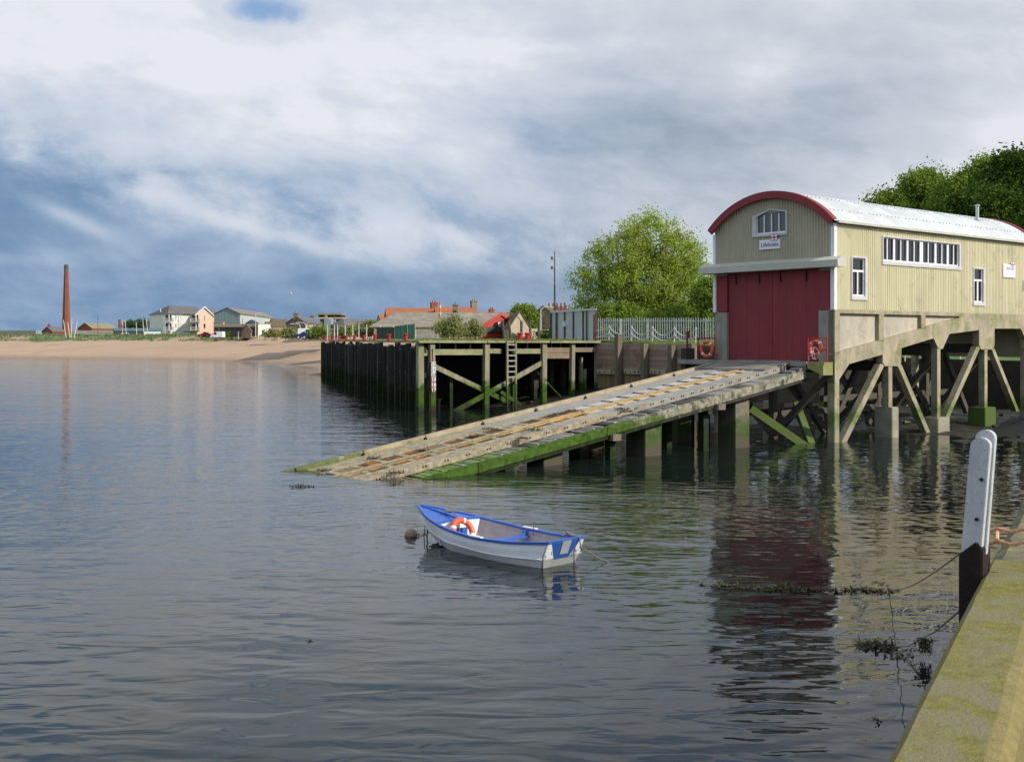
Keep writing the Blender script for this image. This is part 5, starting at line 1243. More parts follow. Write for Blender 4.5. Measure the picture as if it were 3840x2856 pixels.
fa, fc_ = P(2228,1272,98), P(2760,1288,88); palisade('long galvanised palisade fence in front of the big leafy tree', (fa.x,fa.y,0), (fc_.x,fc_.y,0), zat(1276,98)-.05, zat(1286,88), 1.95, M['palisade'], gap=.235, pw_=.085)
fa, fc_ = P(1558,1262,150), P(1640,1262,146); palisade('short grey palisade fence beside the green sheeting', (fa.x,fa.y,0), (fc_.x,fc_.y,0), 4.6, 4.6, 1.35, M['palisade'], gap=.3, pw_=.12)
# sheeted security gates
def sheet_panel(par, x0, y0t, x1, y1t, Y0, Y1, mt, nm='sheet', zb=4.62):
    a, c = P(x0,1272,Y0), P(x1,1272,Y1); b = MB(); b.prism([(a.x,a.y,zb),(c.x,c.y,zb),(c.x,c.y,zat(y1t,Y1)),(a.x,a.y,zat(y0t,Y0))], (0,.05,0)); return b.build(nm, mt, par)
gt = thing('security_fence', 'tall galvanised sheet security fence at the right end of the timber quay', 'fence', P(2150,1272,88))
sheet_panel(gt, 2064,1168,2118,1163, 90, 88.6, M['galv']); sheet_panel(gt, 2119,1163,2180,1160, 88.5, 87, M['galv']); sheet_panel(gt, 2181,1160,2236,1156, 86.9, 85.6, M['galv'])
b = MB()
for px, yt, w_ in ((2065,1167,.10),(2086,1168,.12),(2118,1165,.16),(2150,1162,.14),(2187,1158,.14),(2200,1158,.12),(2236,1156,.14)):
    Yq = 90-(px-2064)/172*4.4-.12; p = P(px,1272,Yq); b.box((p.x,p.y,(4.6+zat(yt,Yq))/2), (w_,.12,zat(yt,Yq)-4.6))
b.each('post', M['darkpost'], gt)
b = MB(); a, c = P(2064,1170,89.8), P(2236,1159,85.4); b.beam(a, c, .07, .14); b.build('top_rail', M['palisade'], gt)
b = MB(); p = P(2124,1214,88.2); b.box((p.x,p.y,p.z), (.62,.03,.42)); nt = b.build('notice', M['white'], gt)
b = MB()
for k in range(4): b.box((p.x,p.y-.02,p.z+.14-.09*k), (.46-.05*k,.006,.022))
b.build('lettering', M['bluetext'], nt)
# red gate post by the security fence
b = MB(); p = P(2230,1272,84.3); b.box((p.x,p.y,4.62+.9), (.22,.2,2.1)); o = b.build('rusty_post', mat('rust_red_post', (.16,.05,.045), (.10,.04,.035), .9, 3)); tag(o, 'rust red gatepost between the sheet fence and the palisade fence', 'post')
# light mast
lm = thing('light_mast', 'tall slim mast with two small floodlights behind the quay', 'light mast', P(2080,1272,105))
b = MB(); p = P(2080,1272,105); p.z = 4.6; top_ = zat(943,105); b.tube([p, p+Vector((0,0,4)), Vector((p.x,p.y,top_))], [.10,.085,.05], 8); b.build('pole', M['metaldark'], lm)
for y_ in (972,1002):
    b = MB(); q = P(2080,y_,105); b.beam(q, q+Vector((-.22,0,-.02)), .05, .05); b.box(q+Vector((-.26,0,.10 if y_ < 990 else -.05)), (.2,.22,.28)); b.build('floodlight', M['metaldark'], lm)
# white-topped chain-link posts
proto2 = None
cl = [(1228,1217),(1254,1216),(1266,1216),(1295,1216),(1323,1217),(1346,1217),(1375,1216),(1426,1214),(1476,1213),(1527,1213),(1556,1214)]
for k, (px, yt) in enumerate(cl):
    Yq = 140; p = P(px,1272,Yq); p.z = 4.6
    lb = 'slim white concrete fence post behind the bollards, '+(ORD[k] if k else 'first')+' from the left'
    if proto2 is None:
        proto2 = thing('fence_post', lb, 'fence post', p, 0, 'white posts of the wire fence'); b = MB(); b.box((0,0,.92), (.11,.11,1.9)); b.build('shaft', M['whitepost'], proto2, local=True)
        b = MB(); b.tube([(0,0,1.85),(.0,-.15,2.0)], .03, 5); b.build('arm', M['whitepost'], proto2, local=True)
    else: dup(proto2, p, 0, lb)
b = MB(); a, c = P(1228,1272,140.1), P(1556,1272,140.1)
for z in (.4,1.0,1.6): b.tube([a+Vector((0,0,-.1+z)), c+Vector((0,0,-.1+z))], .012, 4)
o = b.build('fence_wire', M['metaldark']); tag(o, 'thin wires strung along the slim white fence posts', 'wire')
for k, (px, yt) in enumerate(((1893,1202),(1917,1205),(1955,1203),(1988,1200),(2021,1198))):
    Yq = 92; p = P(px,1272,Yq); b = MB(); b.tube([(p.x,p.y,4.55), (p.x+(-.2 if k < 2 else 0),p.y,zat(yt,Yq))], .11, 7); fo = b.build('weathered_post', M['darkpost'])
    tag(fo, 'dark weathered fence post behind the red bollards, '+['leftmost','leaning second','middle with bent top','fourth','rightmost'][k]+' of five', 'fence post', 'dark posts on the timber quay')
    if k == 2: b = MB(); b.tube([(p.x,p.y,zat(yt,Yq)-.05), (p.x-.35,p.y,zat(yt,Yq)+.4)], .04, 5); b.build('bent_arm', M['darkpost'], fo)
# green sheeting
gs = thing('green_sheet_fence', 'bright green sheet metal fence behind the bollards', 'fence', P(1520,1272,132))
sheet_panel(gs, 1480,1223,1528,1217,133,131,M['greensheet']); sheet_panel(gs, 1529,1217,1556,1214,131,129.5,M['greensheet'])
o = MB(); a, c = P(1412,1272,136), P(1479,1272,133.2); o.prism([(a.x,a.y,4.6),(c.x,c.y,4.6),(c.x,c.y,zat(1227,133)),(a.x,a.y,zat(1227,136))], (0,.06,0)); o = o.build('dark_sheet_fence', M['darkgreensheet']); tag(o, 'dull dark green sheet fence left of the bright green one', 'fence')
# orange banded marker poles
def bandpole(label, px, ytop, ybot, Y, r=.14, xo=0):
    t_ = thing('marker_pole', label, 'marker pole', P(px,ybot,Y)); z0, z1 = zat(ybot,Y), zat(ytop,Y); p = P(px,ybot,Y); n_ = 9
    b = MB(); b.tube([(p.x,p.y,z0),(p.x,p.y,z1)], r, 8); b.build('pole', M['whitepost'], t_)
    b = MB()
    for k in range(0, n_, 2): b.tube([(p.x,p.y,z0+(z1-z0)*k/n_),(p.x,p.y,z0+(z1-z0)*(k+1)/n_)], r+.015, 8)
    b.each('orange_band', M['orangepole'], t_)
bandpole('orange and white banded pole among the bushes by the red gable shed', 1651,1130,1245,150, .10)
bandpole('orange and white banded pole by the white van near the warehouse', 838,1207,1262,330, .32)
# ================================================================== trees
def mesh_np(name, verts, nper, mt, parent=None, loc=None):
    me = bpy.data.meshes.new(name); n = len(verts); nf = n//nper
    me.vertices.add(n); me.vertices.foreach_set('co', verts.astype(np.float32).ravel())
    me.loops.add(n); me.loops.foreach_set('vertex_index', np.arange(n, dtype=np.int32))
    me.polygons.add(nf); me.polygons.foreach_set('loop_start', np.arange(0, n, nper, dtype=np.int32)); me.polygons.foreach_set('loop_total', np.full(nf, nper, dtype=np.int32))
    me.update(calc_edges=True); me.materials.append(mt); o = bpy.data.objects.new(name, me); COL.objects.link(o)
    if parent is not None: o.parent = parent
    elif loc is not None: o.location = loc
    return o
def leaves(tips, per, spread, size, rng, droop=0.0):
    """tips (N,3): leaf-sized quads scattered round each twig tip"""
    c = np.repeat(tips, per, 0)+rng.normal(0, 1, (len(tips)*per, 3))*spread*rng.uniform(.3, 1.3, (len(tips)*per, 1))
    n = len(c); a = rng.normal(0, 1, (n,3)); a /= np.linalg.norm(a, axis=1)[:,None]; q = rng.normal(0, 1, (n,3)); q[:,2] *= .8
    b_ = np.cross(a, q); b_ /= np.linalg.norm(b_, axis=1)[:,None]; s = size*rng.uniform(.55, 1.3, (n,1))
    v = np.stack([c-a*s*.55, c-b_*s*.38, c+a*s*.65, c+b_*s*.38], 1); return v.reshape(-1,3)
def tree(name, label, base, blobs, seed, leaf, nl1=9, nl2=60, nl3=420, per=60, spread=.45, lsize=.17, trunk_r=.22, stems=1, fork=.25, group=None, cat='tree', bias=.55):
    rng = np.random.default_rng(seed); base = np.array(base, float)
    t_ = thing(name, label, cat, base, 0, group)
    bl = [np.array(x, float) for x in blobs]; wts = np.array([x[3]*x[4]*x[5] for x in bl]); wts /= wts.sum()
    def sample(n, r0, r1):
        idx = rng.choice(len(bl), n, p=wts); d_ = rng.normal(0,1,(n,3)); d_ /= np.linalg.norm(d_,axis=1)[:,None]; r = rng.uniform(r0,r1,(n,1))**bias
        return np.array([bl[i][:3] for i in idx])+d_*r*np.array([bl[i][3:6] for i in idx])
    mb_ = MB(); nodes = []; rad = []
    def curve(a, c, r0, r1, n, lift):
        a = np.array(a); c = np.array(c); L = np.linalg.norm(c-a); pts = []
        jit = rng.normal(0, L*.05, 3)
        for i in range(n+1):
            f = i/n; pts.append(a+(c-a)*f+np.array([0,0,lift*L])*math.sin(math.pi*f)*.5*(1-f*.3)+jit*math.sin(math.pi*f))
        return pts, [r0+(r1-r0)*i/n for i in range(n+1)]
    ctr = np.average([x[:3] for x in bl], axis=0, weights=wts); zmin = min(x[2]-x[5] for x in bl); lo = np.array([0,0,0.0])
    forks = []
    for s in range(stems):
        off = np.array([rng.normal(0,.35), rng.normal(0,.3), 0])*(stems > 1); ft = off+(ctr-off)*fork+np.array([rng.normal(0,.3), rng.normal(0,.3), 0])
        pts, rr_ = curve(off-[0,0,.2], ft, trunk_r*(1 if stems == 1 else .7), trunk_r*.6, 5, 0); mb_.tube(pts, rr_, 8, False); forks.append((pts, rr_))
    A = [p for pts, _ in forks for p in pts[2:]]; Ar = [r for _, rr_ in forks for r in rr_[2:]]
    def grow(targets, src, srcr, rk, rend, n, lift, seg):
        newp, newr = [], []; S = np.array(src)
        for tg_ in targets:
            dd = np.linalg.norm(S-tg_, axis=1)+np.maximum(0, S[:,2]-tg_[2])*1.2; i = int(np.argmin(dd)); r0 = max(rend*1.2, min(srcr[i]*.75, rk))
            pts, rr_ = curve(S[i], tg_, r0, rend, n, lift); mb_.tube(pts, rr_, seg, False); newp += pts[1:]; newr += rr_[1:]
        return newp, newr
    T1 = sample(nl1*stems, .25, .6); p1, r1 = grow(T1, A, Ar, trunk_r*.55, trunk_r*.22, 5, .06, 6)
    T2 = sample(nl2, .3, .85); p2, r2 = grow(T2, A+p1, Ar+r1, trunk_r*.25, trunk_r*.08, 4, .08, 5)
    T3 = sample(nl3, .35, 1.0); p3, r3 = grow(T3, p1+p2, r1+r2, trunk_r*.09, .012, 3, .05, 3)
    b_ = mb_.v; mb_.v = [tuple(np.array(p)+base) for p in b_]; mb_.build('trunk', M['bark'], t_, smooth=True, recalc=False)
    tips = np.array(list(T3)+[p for i, p in enumerate(p3) if i % 3 == 1]); tips = tips[tips[:,2] > .3]
    mesh_np('crown', leaves(tips, per, spread, lsize, rng), 4, leaf, t_); return t_
def bush(name, label, base, blobs, seed, leaf, n=60, per=70, spread=.3, lsize=.14, cat='bush', group=None):
    return tree(name, label, base, blobs, seed, leaf, 6, 18, n, per, spread, lsize, .05, 3, .3, group, cat)
S105 = F/105
def mb_at(px, py, Y, rx, ry, rz, base, dy=0): p = P(px, py, Y+dy); return (p.x-base.x, p.y-base.y, p.z-base.z, rx, ry, rz)
base = P(2420, 1278, 105); base.z = 4.5
tree('sycamore_tree', 'big leafy spring tree with many stems behind the palisade fence', base, [
    mb_at(2430,880,105,3.2,3,2.2,base), mb_at(2330,960,105,3.6,3.2,2.6,base), mb_at(2520,950,105,3.2,3,2.6,base), mb_at(2250,1050,105,3.0,2.8,1.9,base),
    mb_at(2420,1060,105,5,4,2.8,base), mb_at(2590,1030,105,2.6,2.5,2.2,base), mb_at(2180,1110,105,1.6,1.8,1.2,base), mb_at(2560,1140,105,3.4,3,1.8,base), mb_at(2300,1150,105,4.2,3,1.6,base), mb_at(2430,1180,105,5.5,3,1.4,base)],
    5, M['leaf'], nl1=6, nl2=130, nl3=950, per=27, spread=.42, lsize=.18, trunk_r=.30, stems=5, fork=.38, bias=.75)
base = P(2665, 1280, 97); base.z = 4.4
tree('leafy_tree', 'smaller green tree between the big spring tree and the boathouse', base, [mb_at(2665,1090,97,1.6,1.6,1.2,base), mb_at(2700,1150,97,2.2,2,2.2,base), mb_at(2640,1190,97,2,2,1.8,base)], 6, M['leafmid'], 8, 40, 260, 55, .3, .2, .16)
base = P(2320, 1275, 101); base.z = 4.5
bush('bush', 'low leafy undergrowth behind the left part of the palisade fence', base, [(0,0,1.6,3.4,1.5,1.6)], 16, M['leafmid'], 170, 50, .3, .2)
base = P(2540, 1275, 99); base.z = 4.45
bush('bush', 'low leafy undergrowth behind the right part of the palisade fence', base, [(0,0,1.4,3.6,1.5,1.6)], 17, M['leafmid'], 170, 50, .3, .2)
# trees behind the boathouse
def btree(name, label, px, Y, blobs, seed, leaf, **kw):
    base = P(px, 1272, Y); base.z = 5.2
    return tree(name, label, base, [mb_at(a, c, Y, rx, ry, rz, base) for a, c, rx, ry, rz in blobs], seed, leaf, **kw)
btree('sparse_tree', 'lighter sparse tree showing above the middle of the boathouse roof', 3430, 112, [(3290,755,1.2,2,.9),(3350,770,1.6,2.5,1.4),(3430,710,1.8,2.4,1.3),(3480,670,1.4,2,.9),(3520,700,1.0,2,.9),(3480,770,2.2,2.6,2.0),(3380,850,3.6,3,2.4)], 31, M['leafmid'], nl2=80, nl3=620, per=36, spread=.45, lsize=.24, trunk_r=.35, fork=.5)
btree('round_tree', 'rounded green tree behind the roof between sparse and dark trees', 3610, 106, [(3595,720,1.7,2.4,1.3),(3660,680,1.5,2,1.1),(3590,790,2.6,2.6,2.4),(3700,650,1.6,2,1.1),(3650,760,1.6,2,1.6)], 32, M['leafmid'], nl2=70, nl3=520, per=60, spread=.45, lsize=.24, trunk_r=.35, fork=.5)
btree('dark_tree', 'tallest dark green tree at the right edge behind the roof', 3790, 98, [(3800,640,1.8,2.6,1.4),(3760,700,2.0,2.8,1.5),(3850,650,1.8,3,1.6),(3830,710,3.0,3,2.4),(3720,770,1.8,2.6,2.0),(3840,820,3.4,3,3)], 33, M['leafdark'], nl2=80, nl3=700, per=70, spread=.45, lsize=.26, trunk_r=.4, fork=.5)
btree('dark_tree', 'dark tree low behind the flue pipe of the boathouse', 3680, 92, [(3680,820,3.4,3,2.6),(3760,850,3.2,3,2.6),(3580,860,2.4,2.4,1.6)], 34, M['leafdark'], nl2=60, nl3=420, per=70, spread=.45, lsize=.26, trunk_r=.35, fork=.5)
# round tree among the far houses
base = P(1966,1262,170); base.z = 4.8
tree('round_tree', 'small rounded bright green tree behind the pale stone gable', base, [mb_at(1966,1180,170,1.8,1.8,1.4,base), mb_at(1945,1175,170,1.2,1.4,1.1,base), mb_at(1990,1190,170,1.2,1.4,1.2,base), mb_at(1975,1215,170,1.7,1.5,1.2,base)], 40, M['leafmid'], 7, 40, 260, 60, .28, .26, .2)
# bushes on the quay
def qbush(label, px, Y, blobs, seed, leaf=None, n=120, per=45, sp=.32, ls=.2, zb=4.6, name='bush'):
    n = int(n*.55); per = int(per*.34); blobs = [(a, c, rx*.8, rz*.8) for a, c, rx, rz in blobs]; sp *= .85
    base = P(px, 1272, Y); base.z = zb
    return bush(name, label, base, [mb_at(a, c, Y, rx, 1.2, rz, base) for a, c, rx, rz in blobs], seed, leaf or M['leafbush'], n, per, sp, ls)
qbush('tall scraggy bush in front of the old grey shed roof', 1690, 118, [(1670,1215,1.0,1.0),(1705,1205,.9,1.0),(1660,1240,1.4,.8),(1720,1240,1.6,.7)], 50, n=170)
qbush('broad bush spreading left of the red gable shed', 1770, 122, [(1770,1225,1.2,.9),(1790,1240,1.2,.7),(1750,1245,1.6,.6)], 51, n=130)
qbush('pale bush in front of the grey shed, above the grey palisade', 1590, 160, [(1580,1222,1.8,.9),(1610,1228,1.3,.8),(1565,1235,1.3,.7)], 52, n=110, ls=.26)
qbush('scrubby bush between the slim white posts and the green sheeting', 1385, 152, [(1360,1235,2.0,1.2),(1400,1225,1.4,1.2),(1330,1245,1.6,.8)], 53, n=150, ls=.26)
qbush('reddish bush by the corner of the brown hipped house', 1280, 150, [(1275,1245,1.6,.9),(1300,1240,1.3,1.0)], 54, n=90, ls=.24)
qbush('bright green bush in front of the stone house windows', 1195, 215, [(1195,1245,1.5,1.6),(1170,1252,1.8,.9),(1220,1250,1.4,1.0)], 55, M['leafmid'], n=120, ls=.34, sp=.4, zb=4.9)
qbush('yellow green bush by the gable of the stone house', 1090, 235, [(1090,1250,2.2,1.3),(1075,1256,1.8,.9)], 56, n=90, ls=.34, sp=.4, zb=5.0)
qbush('low dark bush at the foot of the sheet security fence', 2045, 96, [(2035,1258,.9,.45),(2055,1258,.7,.5)], 57, M['leafdark'], n=60)
qbush('small plant growing between the two close red bollards', 1966, 79, [(1966,1268,.22,.22)], 58, M['leafmid'], n=16, per=16, sp=.09, ls=.09)
qbush('bare thorny bush beside the cream block wall', 1020, 300, [(1010,1250,2.4,1.2),(1035,1252,2,.9)], 59, n=70, ls=.4, sp=.45, zb=5.2)
qbush('dark rounded bushes behind the blue shed and its masts', 505, 430, [(480,1218,3.0,2.4),(520,1215,3.6,2.6),(548,1222,2.6,2)], 60, M['leafgrey'], n=120, ls=.6, sp=.8, zb=5.2)
qbush('small green bush beside the orange banded pole and white van', 850, 325, [(852,1255,1.6,1.0)], 61, M['leafmid'], n=40, ls=.4, sp=.4, zb=5.3)
# grass: dunes, quay top
rng = np.random.default_rng(3)
def blades(pos, ht, wd, rng, nper=5, sp=.25):
    c = np.repeat(pos, nper, 0); n = len(c); c[:,:2] += rng.normal(0, sp, (n,2)); a = rng.uniform(0, 2*np.pi, n); d_ = np.stack([np.cos(a), np.sin(a), np.zeros(n)], 1)
    h_ = (np.repeat(ht, nper) if hasattr(ht, '__len__') else ht)*rng.uniform(.5, 1.2, n); ln = rng.normal(0, .35, (n,3)); ln[:,2] = 0
    tp = c+ln*h_[:,None]; tp[:,2] += h_; w_ = wd*rng.uniform(.6, 1.4, n)[:,None]
    return np.stack([c-d_*w_, c+d_*w_, tp], 1).reshape(-1,3)
pp_ = []
for _ in range(30000):
    xx = rng.uniform(-170, -18); yy = rng.uniform(225, 400); 
    dd = sdist(xx, yy)
    if dd < 43 or dd > 78: continue
    nz = mnoise.noise(Vector((xx*.09, yy*.09, 2)))
    if rng.random() > .5+nz: continue
    pp_.append((xx, yy, prof(dd, xx, yy)-.05))
    if len(pp_) > 6500: break
struct(mesh_np('dune_grass', blades(np.array(pp_), .55, .16, rng, 6, .45), 3, M['dunegrass']), 'stuff')
pp_ = []
for _ in range(9000):       # rough grass on top of the timber quay
    f = rng.random(); g_ = rng.random()**1.5; p = QC.lerp(QR, rng.random()) + Vector((0,0,0)); p = p-qn*(.6+6*g_); 
    if p.x > 4.5 or (p-QC).dot(fn) > -.7: continue
    pp_.append((p.x, p.y, ZQ-.02))
for _ in range(5000):
    l = rng.uniform(1, FL); p = QC+fd_*l-fn*(.9+rng.random()*8); pp_.append((p.x, p.y, ZQ-.02))
struct(mesh_np('quay_grass', blades(np.array(pp_), .17, .02, rng, 4, .15), 3, M['blades']), 'stuff')
pp_ = []
for _ in range(8000):
    f = rng.random(); q = QR.lerp(WR, f)-wn*(.35+rng.random()**1.6*9); zz = 4.60+(4.32-4.60)*f
    pp_.append((q.x, q.y, zz-.02))
struct(mesh_np('bank_grass', blades(np.array(pp_), .14, .018, rng, 4, .12), 3, M['blades']), 'stuff')
# ================================================================== far buildings
def house(name, label, cat, C, Gp, Lp, zb, ye, yr, mg, ml, mr, wins=(), chims=(), over=.3, hip=0.0, doors=()):
    """corner C nearest the camera; Gp far end of the gable wall; Lp far end of the eaves wall. each (px, Y)"""
    pt = lambda q: Vector(((q[0]-CX)/F*q[1], q[1], 0)); c = pt(C); gv = pt(Gp)-c; lv = pt(Lp)-c; ze, zr = zat(ye, C[1]), zat(yr, C[1])
    t_ = thing(name, label, cat, c+Vector((0,0,zb))); W = lambda a, l, z: c+gv*a+lv*l+Vector((0,0,z))
    b = MB(); a0 = .5
    b.add([W(0,0,zb),W(1,0,zb),W(1,0,ze),W(.5,0,zr if not hip else ze),W(0,0,ze), W(0,1,zb),W(1,1,zb),W(1,1,ze),W(.5,1,zr if not hip else ze),W(0,1,ze)], [(0,1,2,3,4),(5,9,8,7,6)])
    gq = b; b = MB(); b.add(gq.v[:5], [(0,1,2,3,4)]); b.add(gq.v[5:], [(0,4,3,2,1)]); b.each('gable_wall', mg, t_)
    b = MB(); b.add([W(0,.0,zb),W(0,1,zb),W(0,1,ze),W(0,.0,ze)], [(0,1,2,3)]); b.add([W(1,.0,zb),W(1,1,zb),W(1,1,ze),W(1,.0,ze)], [(0,1,2,3)]); wl = b.each('wall', ml, t_)[0]
    gl_, ll_ = gv.length, lv.length; og, ol = over/gl_, over/ll_; th = .18; dz = (zr-ze)*og*2
    b = MB()
    if hip:
        h_ = hip; pts = [W(-og,-ol,ze-dz),W(1+og,-ol,ze-dz),W(1+og,1+ol,ze-dz),W(-og,1+ol,ze-dz),W(.5,h_,zr),W(.5,1-h_,zr)]
        b.add(pts, [(0,1,4),(1,2,5,4),(2,3,5),(3,0,4,5),(0,3,2,1)])
    else:
        for sgn, a in ((0,-og),(1,1+og)):
            e0, e1, r0, r1 = W(a,-ol,ze-dz), W(a,1+ol,ze-dz), W(.5,-ol,zr+.02), W(.5,1+ol,zr+.02)
            b.prism([e0, e1, r1, r0], (0,0,th))
    rf_ = b.build('roof', mr, t_)
    for (l, wd, ht, mt_) in chims:
        q = W(.5, l, zr); b = MB(); ang = math.atan2(lv.y, lv.x); b.box((q.x,q.y,q.z+ht/2-.4), (wd*1.4,wd,ht+.8), ang); b.box((q.x,q.y,q.z+ht), (wd*1.6,wd*1.15,.18), ang)
        for s in (-.3,.3): b.lathe([(.13,0),(.11,.45)], q+Vector((s*wd*math.cos(ang), s*wd*math.sin(ang), ht+.09)), 8)
        b.build('chimney', mt_, rf_)
    lg = (gv.normalized(), lv.normalized()); cen = c+gv*.5+lv*.5
    for (face, f, z, wd, ht) in wins:
        ax = lg[0] if face == 'g' else lg[1]; q = c+(gv*f if face == 'g' else lv*f); nrm_ = Vector((ax.y,-ax.x,0)); 
        if nrm_.dot(q-cen) < 0: nrm_ = -nrm_
        q = q+Vector((0,0,zb+z))
        b = MB(); b.prism([q-ax*wd/2-ax*.1+Vector((0,0,-.1)), q+ax*wd/2+ax*.1+Vector((0,0,-.1)), q+ax*wd/2+ax*.1+Vector((0,0,ht+.1)), q-ax*wd/2-ax*.1+Vector((0,0,ht+.1))], nrm_*.06); wo = b.build('window', M['white'], t_)
        b = MB(); b.prism([q-ax*wd/2+nrm_*.061, q+ax*wd/2+nrm_*.061, q+ax*wd/2+nrm_*.061+Vector((0,0,ht)), q-ax*wd/2+nrm_*.061+Vector((0,0,ht))], nrm_*.02); b.build('pane', M['glass'], wo)
    return t_, W, gv, lv, ze, zr
ZL = 5.2
# chimney stack
cs = P(248.5,1246,450); ch = thing('factory_chimney', 'tall tapering red brick factory chimney with sooty top', 'chimney', (cs.x,cs.y,ZL)); zt = zat(992,450); b = MB()
b.lathe([(1.95,ZL-1),(1.75,ZL+1.5),(.92,zt-3.4)], (cs.x,cs.y,0), 8); b.build('shaft', M['brickchim'], ch)
b = MB(); b.lathe([(.92,zt-3.4),(.85,zt-1.3),(.95,zt-1.2),(.95,zt-.9),(.86,zt-.8),(.84,zt-.2),(.7,zt)], (cs.x,cs.y,0), 8); b.build('cap', M['sootcap'], ch)
house('brick_hut', 'small brick hut with grey roof left of the chimney base', 'hut', (196,395), (158,398), (243,404), ZL, 1243, 1226, M['brick'], M['brick'], M['slate'], [('g',.5,.1,2.0,1.6)], [(.15,.7,.7,M['brick'])])
house('brick_warehouse', 'long low red brick warehouse behind the dunes right of the chimney', 'warehouse', (345,430), (292,436), (438,452), ZL, 1231, 1211, M['brick'], M['brick'], M['mossroof'], [('l',.3,1.2,1.2,1)], [])
b = MB(); p = P(447,1240,420); b.prism([(p.x-.45,p.y,ZL),(p.x+.45,p.y,ZL),(p.x+.4,p.y,zat(1197,420)),(p.x-.4,p.y,zat(1197,420))], (0,.8,0)); o = b.build('brick_flue', M['brick']); tag(o, 'short narrow red brick flue right of the brick warehouse', 'chimney')
house('low_shed', 'long low grey brown shed behind the dunes below the chimney', 'shed', (268,385), (264,392), (427,400), ZL, 1247, 1241, M['stone'], M['concgrey'], M['asbestos'], [('l',.2,.1,4.5,1.4)])
t_, *_r = house('blue_shed', 'low dark club shed with a teal roof left of the white flats', 'shed', (430,372), (426,378), (605,380), ZL, 1240, 1232, M['darkwall'], M['darkwall'], M['teal'], [('l',.22,.8,2.2,.7),('l',.70,.6,1.2,.8),('l',.80,.6,1.2,.8),('l',.90,.6,1.2,.8)])
b = MB(); a, c = P(541,1250,371), P(602,1250,372); b.prism([(a.x,a.y,ZL-1),(c.x,c.y,ZL-1),(c.x,c.y,zat(1243,372)),(a.x,a.y,zat(1243,372))], (0,.3,0)); b.build('white_end', M['white'], t_)
# far-left wall and block
b = MB(); a, c = P(-200,1240,700), P(160,1238,640); b.prism([(a.x,a.y,4),(c.x,c.y,4),(c.x,c.y,zat(1238,640)),(a.x,a.y,zat(1241,700))], (0,3,0)); o = b.build('distant_wall', M['palestone']); tag(o, 'pale distant wall along the horizon at the far left', 'wall')
b = MB(); a, c = P(134,1238,420), P(153,1238,421); b.prism([(a.x,a.y,4),(c.x,c.y,4),(c.x,c.y,zat(1238,420)),(a.x,a.y,zat(1238,420))], (0,2,0)); o = b.build('grey_block', M['bluegrey']); tag(o, 'small grey block of a building left of the brick hut', 'building')
# dinghy masts
for k, (x0, y0, x1, y1) in enumerate(((440,555,458,665),(470,570,485,662),(499,545,492,668),(537,567,514,670),(852,555,850,612),(866,555,880,612),(945,570,950,612),(990,552,1003,602),(1014,545,1029,595))):
    Yq = 345 if k < 4 else 368; a = P(x1*.5403, 900+y1*.5403, Yq); a.z = ZL; c = P(x0*.5403, 900+y0*.5403, Yq); b = MB(); b.tube([a, c], [.12,.09], 6)
    o = b.build('dinghy_mast', M['whitepost'])
    tag(o, 'thin white dinghy mast '+['leaning left in front of the chimney, leftmost','second of four in front of the chimney','upright third of four by the chimney','leaning right, rightmost of the four by the chimney','upright left of the dark bushes','leaning just right of the brick flue','standing in the dark bushes middle','leaning left of the white flats, left one','leaning against the white flats corner'][k], 'mast', 'dinghy masts behind the dunes')
# apartment block
ap = thing('apartment_block', 'three storey white and pink flats with grey roofs and corner balconies', 'apartment block', P(650,1255,398))
YA = 398; pA = lambda px, Y: Vector(((px-CX)/F*Y, Y, 0)); A0, A1, A2 = pA(561,408), pA(631,396), pA(716,401); A3 = A2+(A0-A1); ze = zat(1178,400); zr = zat(1145,402)
b = MB(); b.prism([A0+Vector((0,0,ZL-.5)), A1+Vector((0,0,ZL-.5)), A2+Vector((3,0.5,ZL-.5)), A3+Vector((3,.5,ZL-.5))], (0,0,ze-ZL+.5)); b.build('wall', M['whiterender'], ap)
b = MB(); ov = [A0+Vector((-.5,0,ze)), A1+Vector((0,-.5,ze)), A2+Vector((3,-.5,ze)), A3+Vector((3,.5,ze))]; r0 = (A0+A1)/2+(A2-A1)*.18; r1 = (A2+A3)/2+Vector((2.5,0,0)); r0 = Vector((pA(635,402).x, 402, zr)); r1 = Vector((pA(740,406).x, 406, zat(1149,406)))
b.add(ov+[r0, r1], [(0,1,4),(1,2,5,4),(2,3,5),(3,0,4,5),(3,2,1,0)]); b.build('roof', M['slate'], ap)
B0, B1 = pA(738,393), pA(799,397.5); gvv = (B1-B0); bk_ = Vector((-.12,1,0)).normalized()*13; bz = Vector((0,0,1)); zge = zat(1180,395); zgr = zat(1153,396)
b = MB(); mid = (B0+B1)/2; b.prism([B0+bz*(ZL-.5), B1+bz*(ZL-.5), B1+bz*zge, mid+bz*zgr, B0+bz*zge], bk_); b.build('pink_wing', M['pinkrender'], ap)
b = MB(); e = gvv.normalized()*.6
for q, sgn in ((B0,-1),(B1,1)): b.prism([q+e*sgn+bz*(zge-.4)-bk_*.04, mid+bz*(zgr+.08)-bk_*.04, mid+bz*(zgr+.35)-bk_*.04, q+e*sgn+bz*(zge-.1)-bk_*.04], bk_*1.04)
b.build('roof', M['slate'], ap)
b = MB()
for q, sgn in ((B0,-1),(B1,1)): b.prism([q+e*sgn+bz*(zge-.45)-bk_*.05, mid+bz*(zgr+.03)-bk_*.05, mid+bz*(zgr+.38)-bk_*.05, q+e*sgn+bz*(zge-.07)-bk_*.05], bk_*.02)
b.build('bargeboard', M['white'], ap)
b = MB(); b.prism([pA(716,399)+bz*(ZL-.5), pA(738,396.5)+bz*(ZL-.5), pA(738,396.5)+bz*zge, pA(716,399)+bz*zge], (0,1,0)); b.build('recessed_wall', M['tan'], ap)
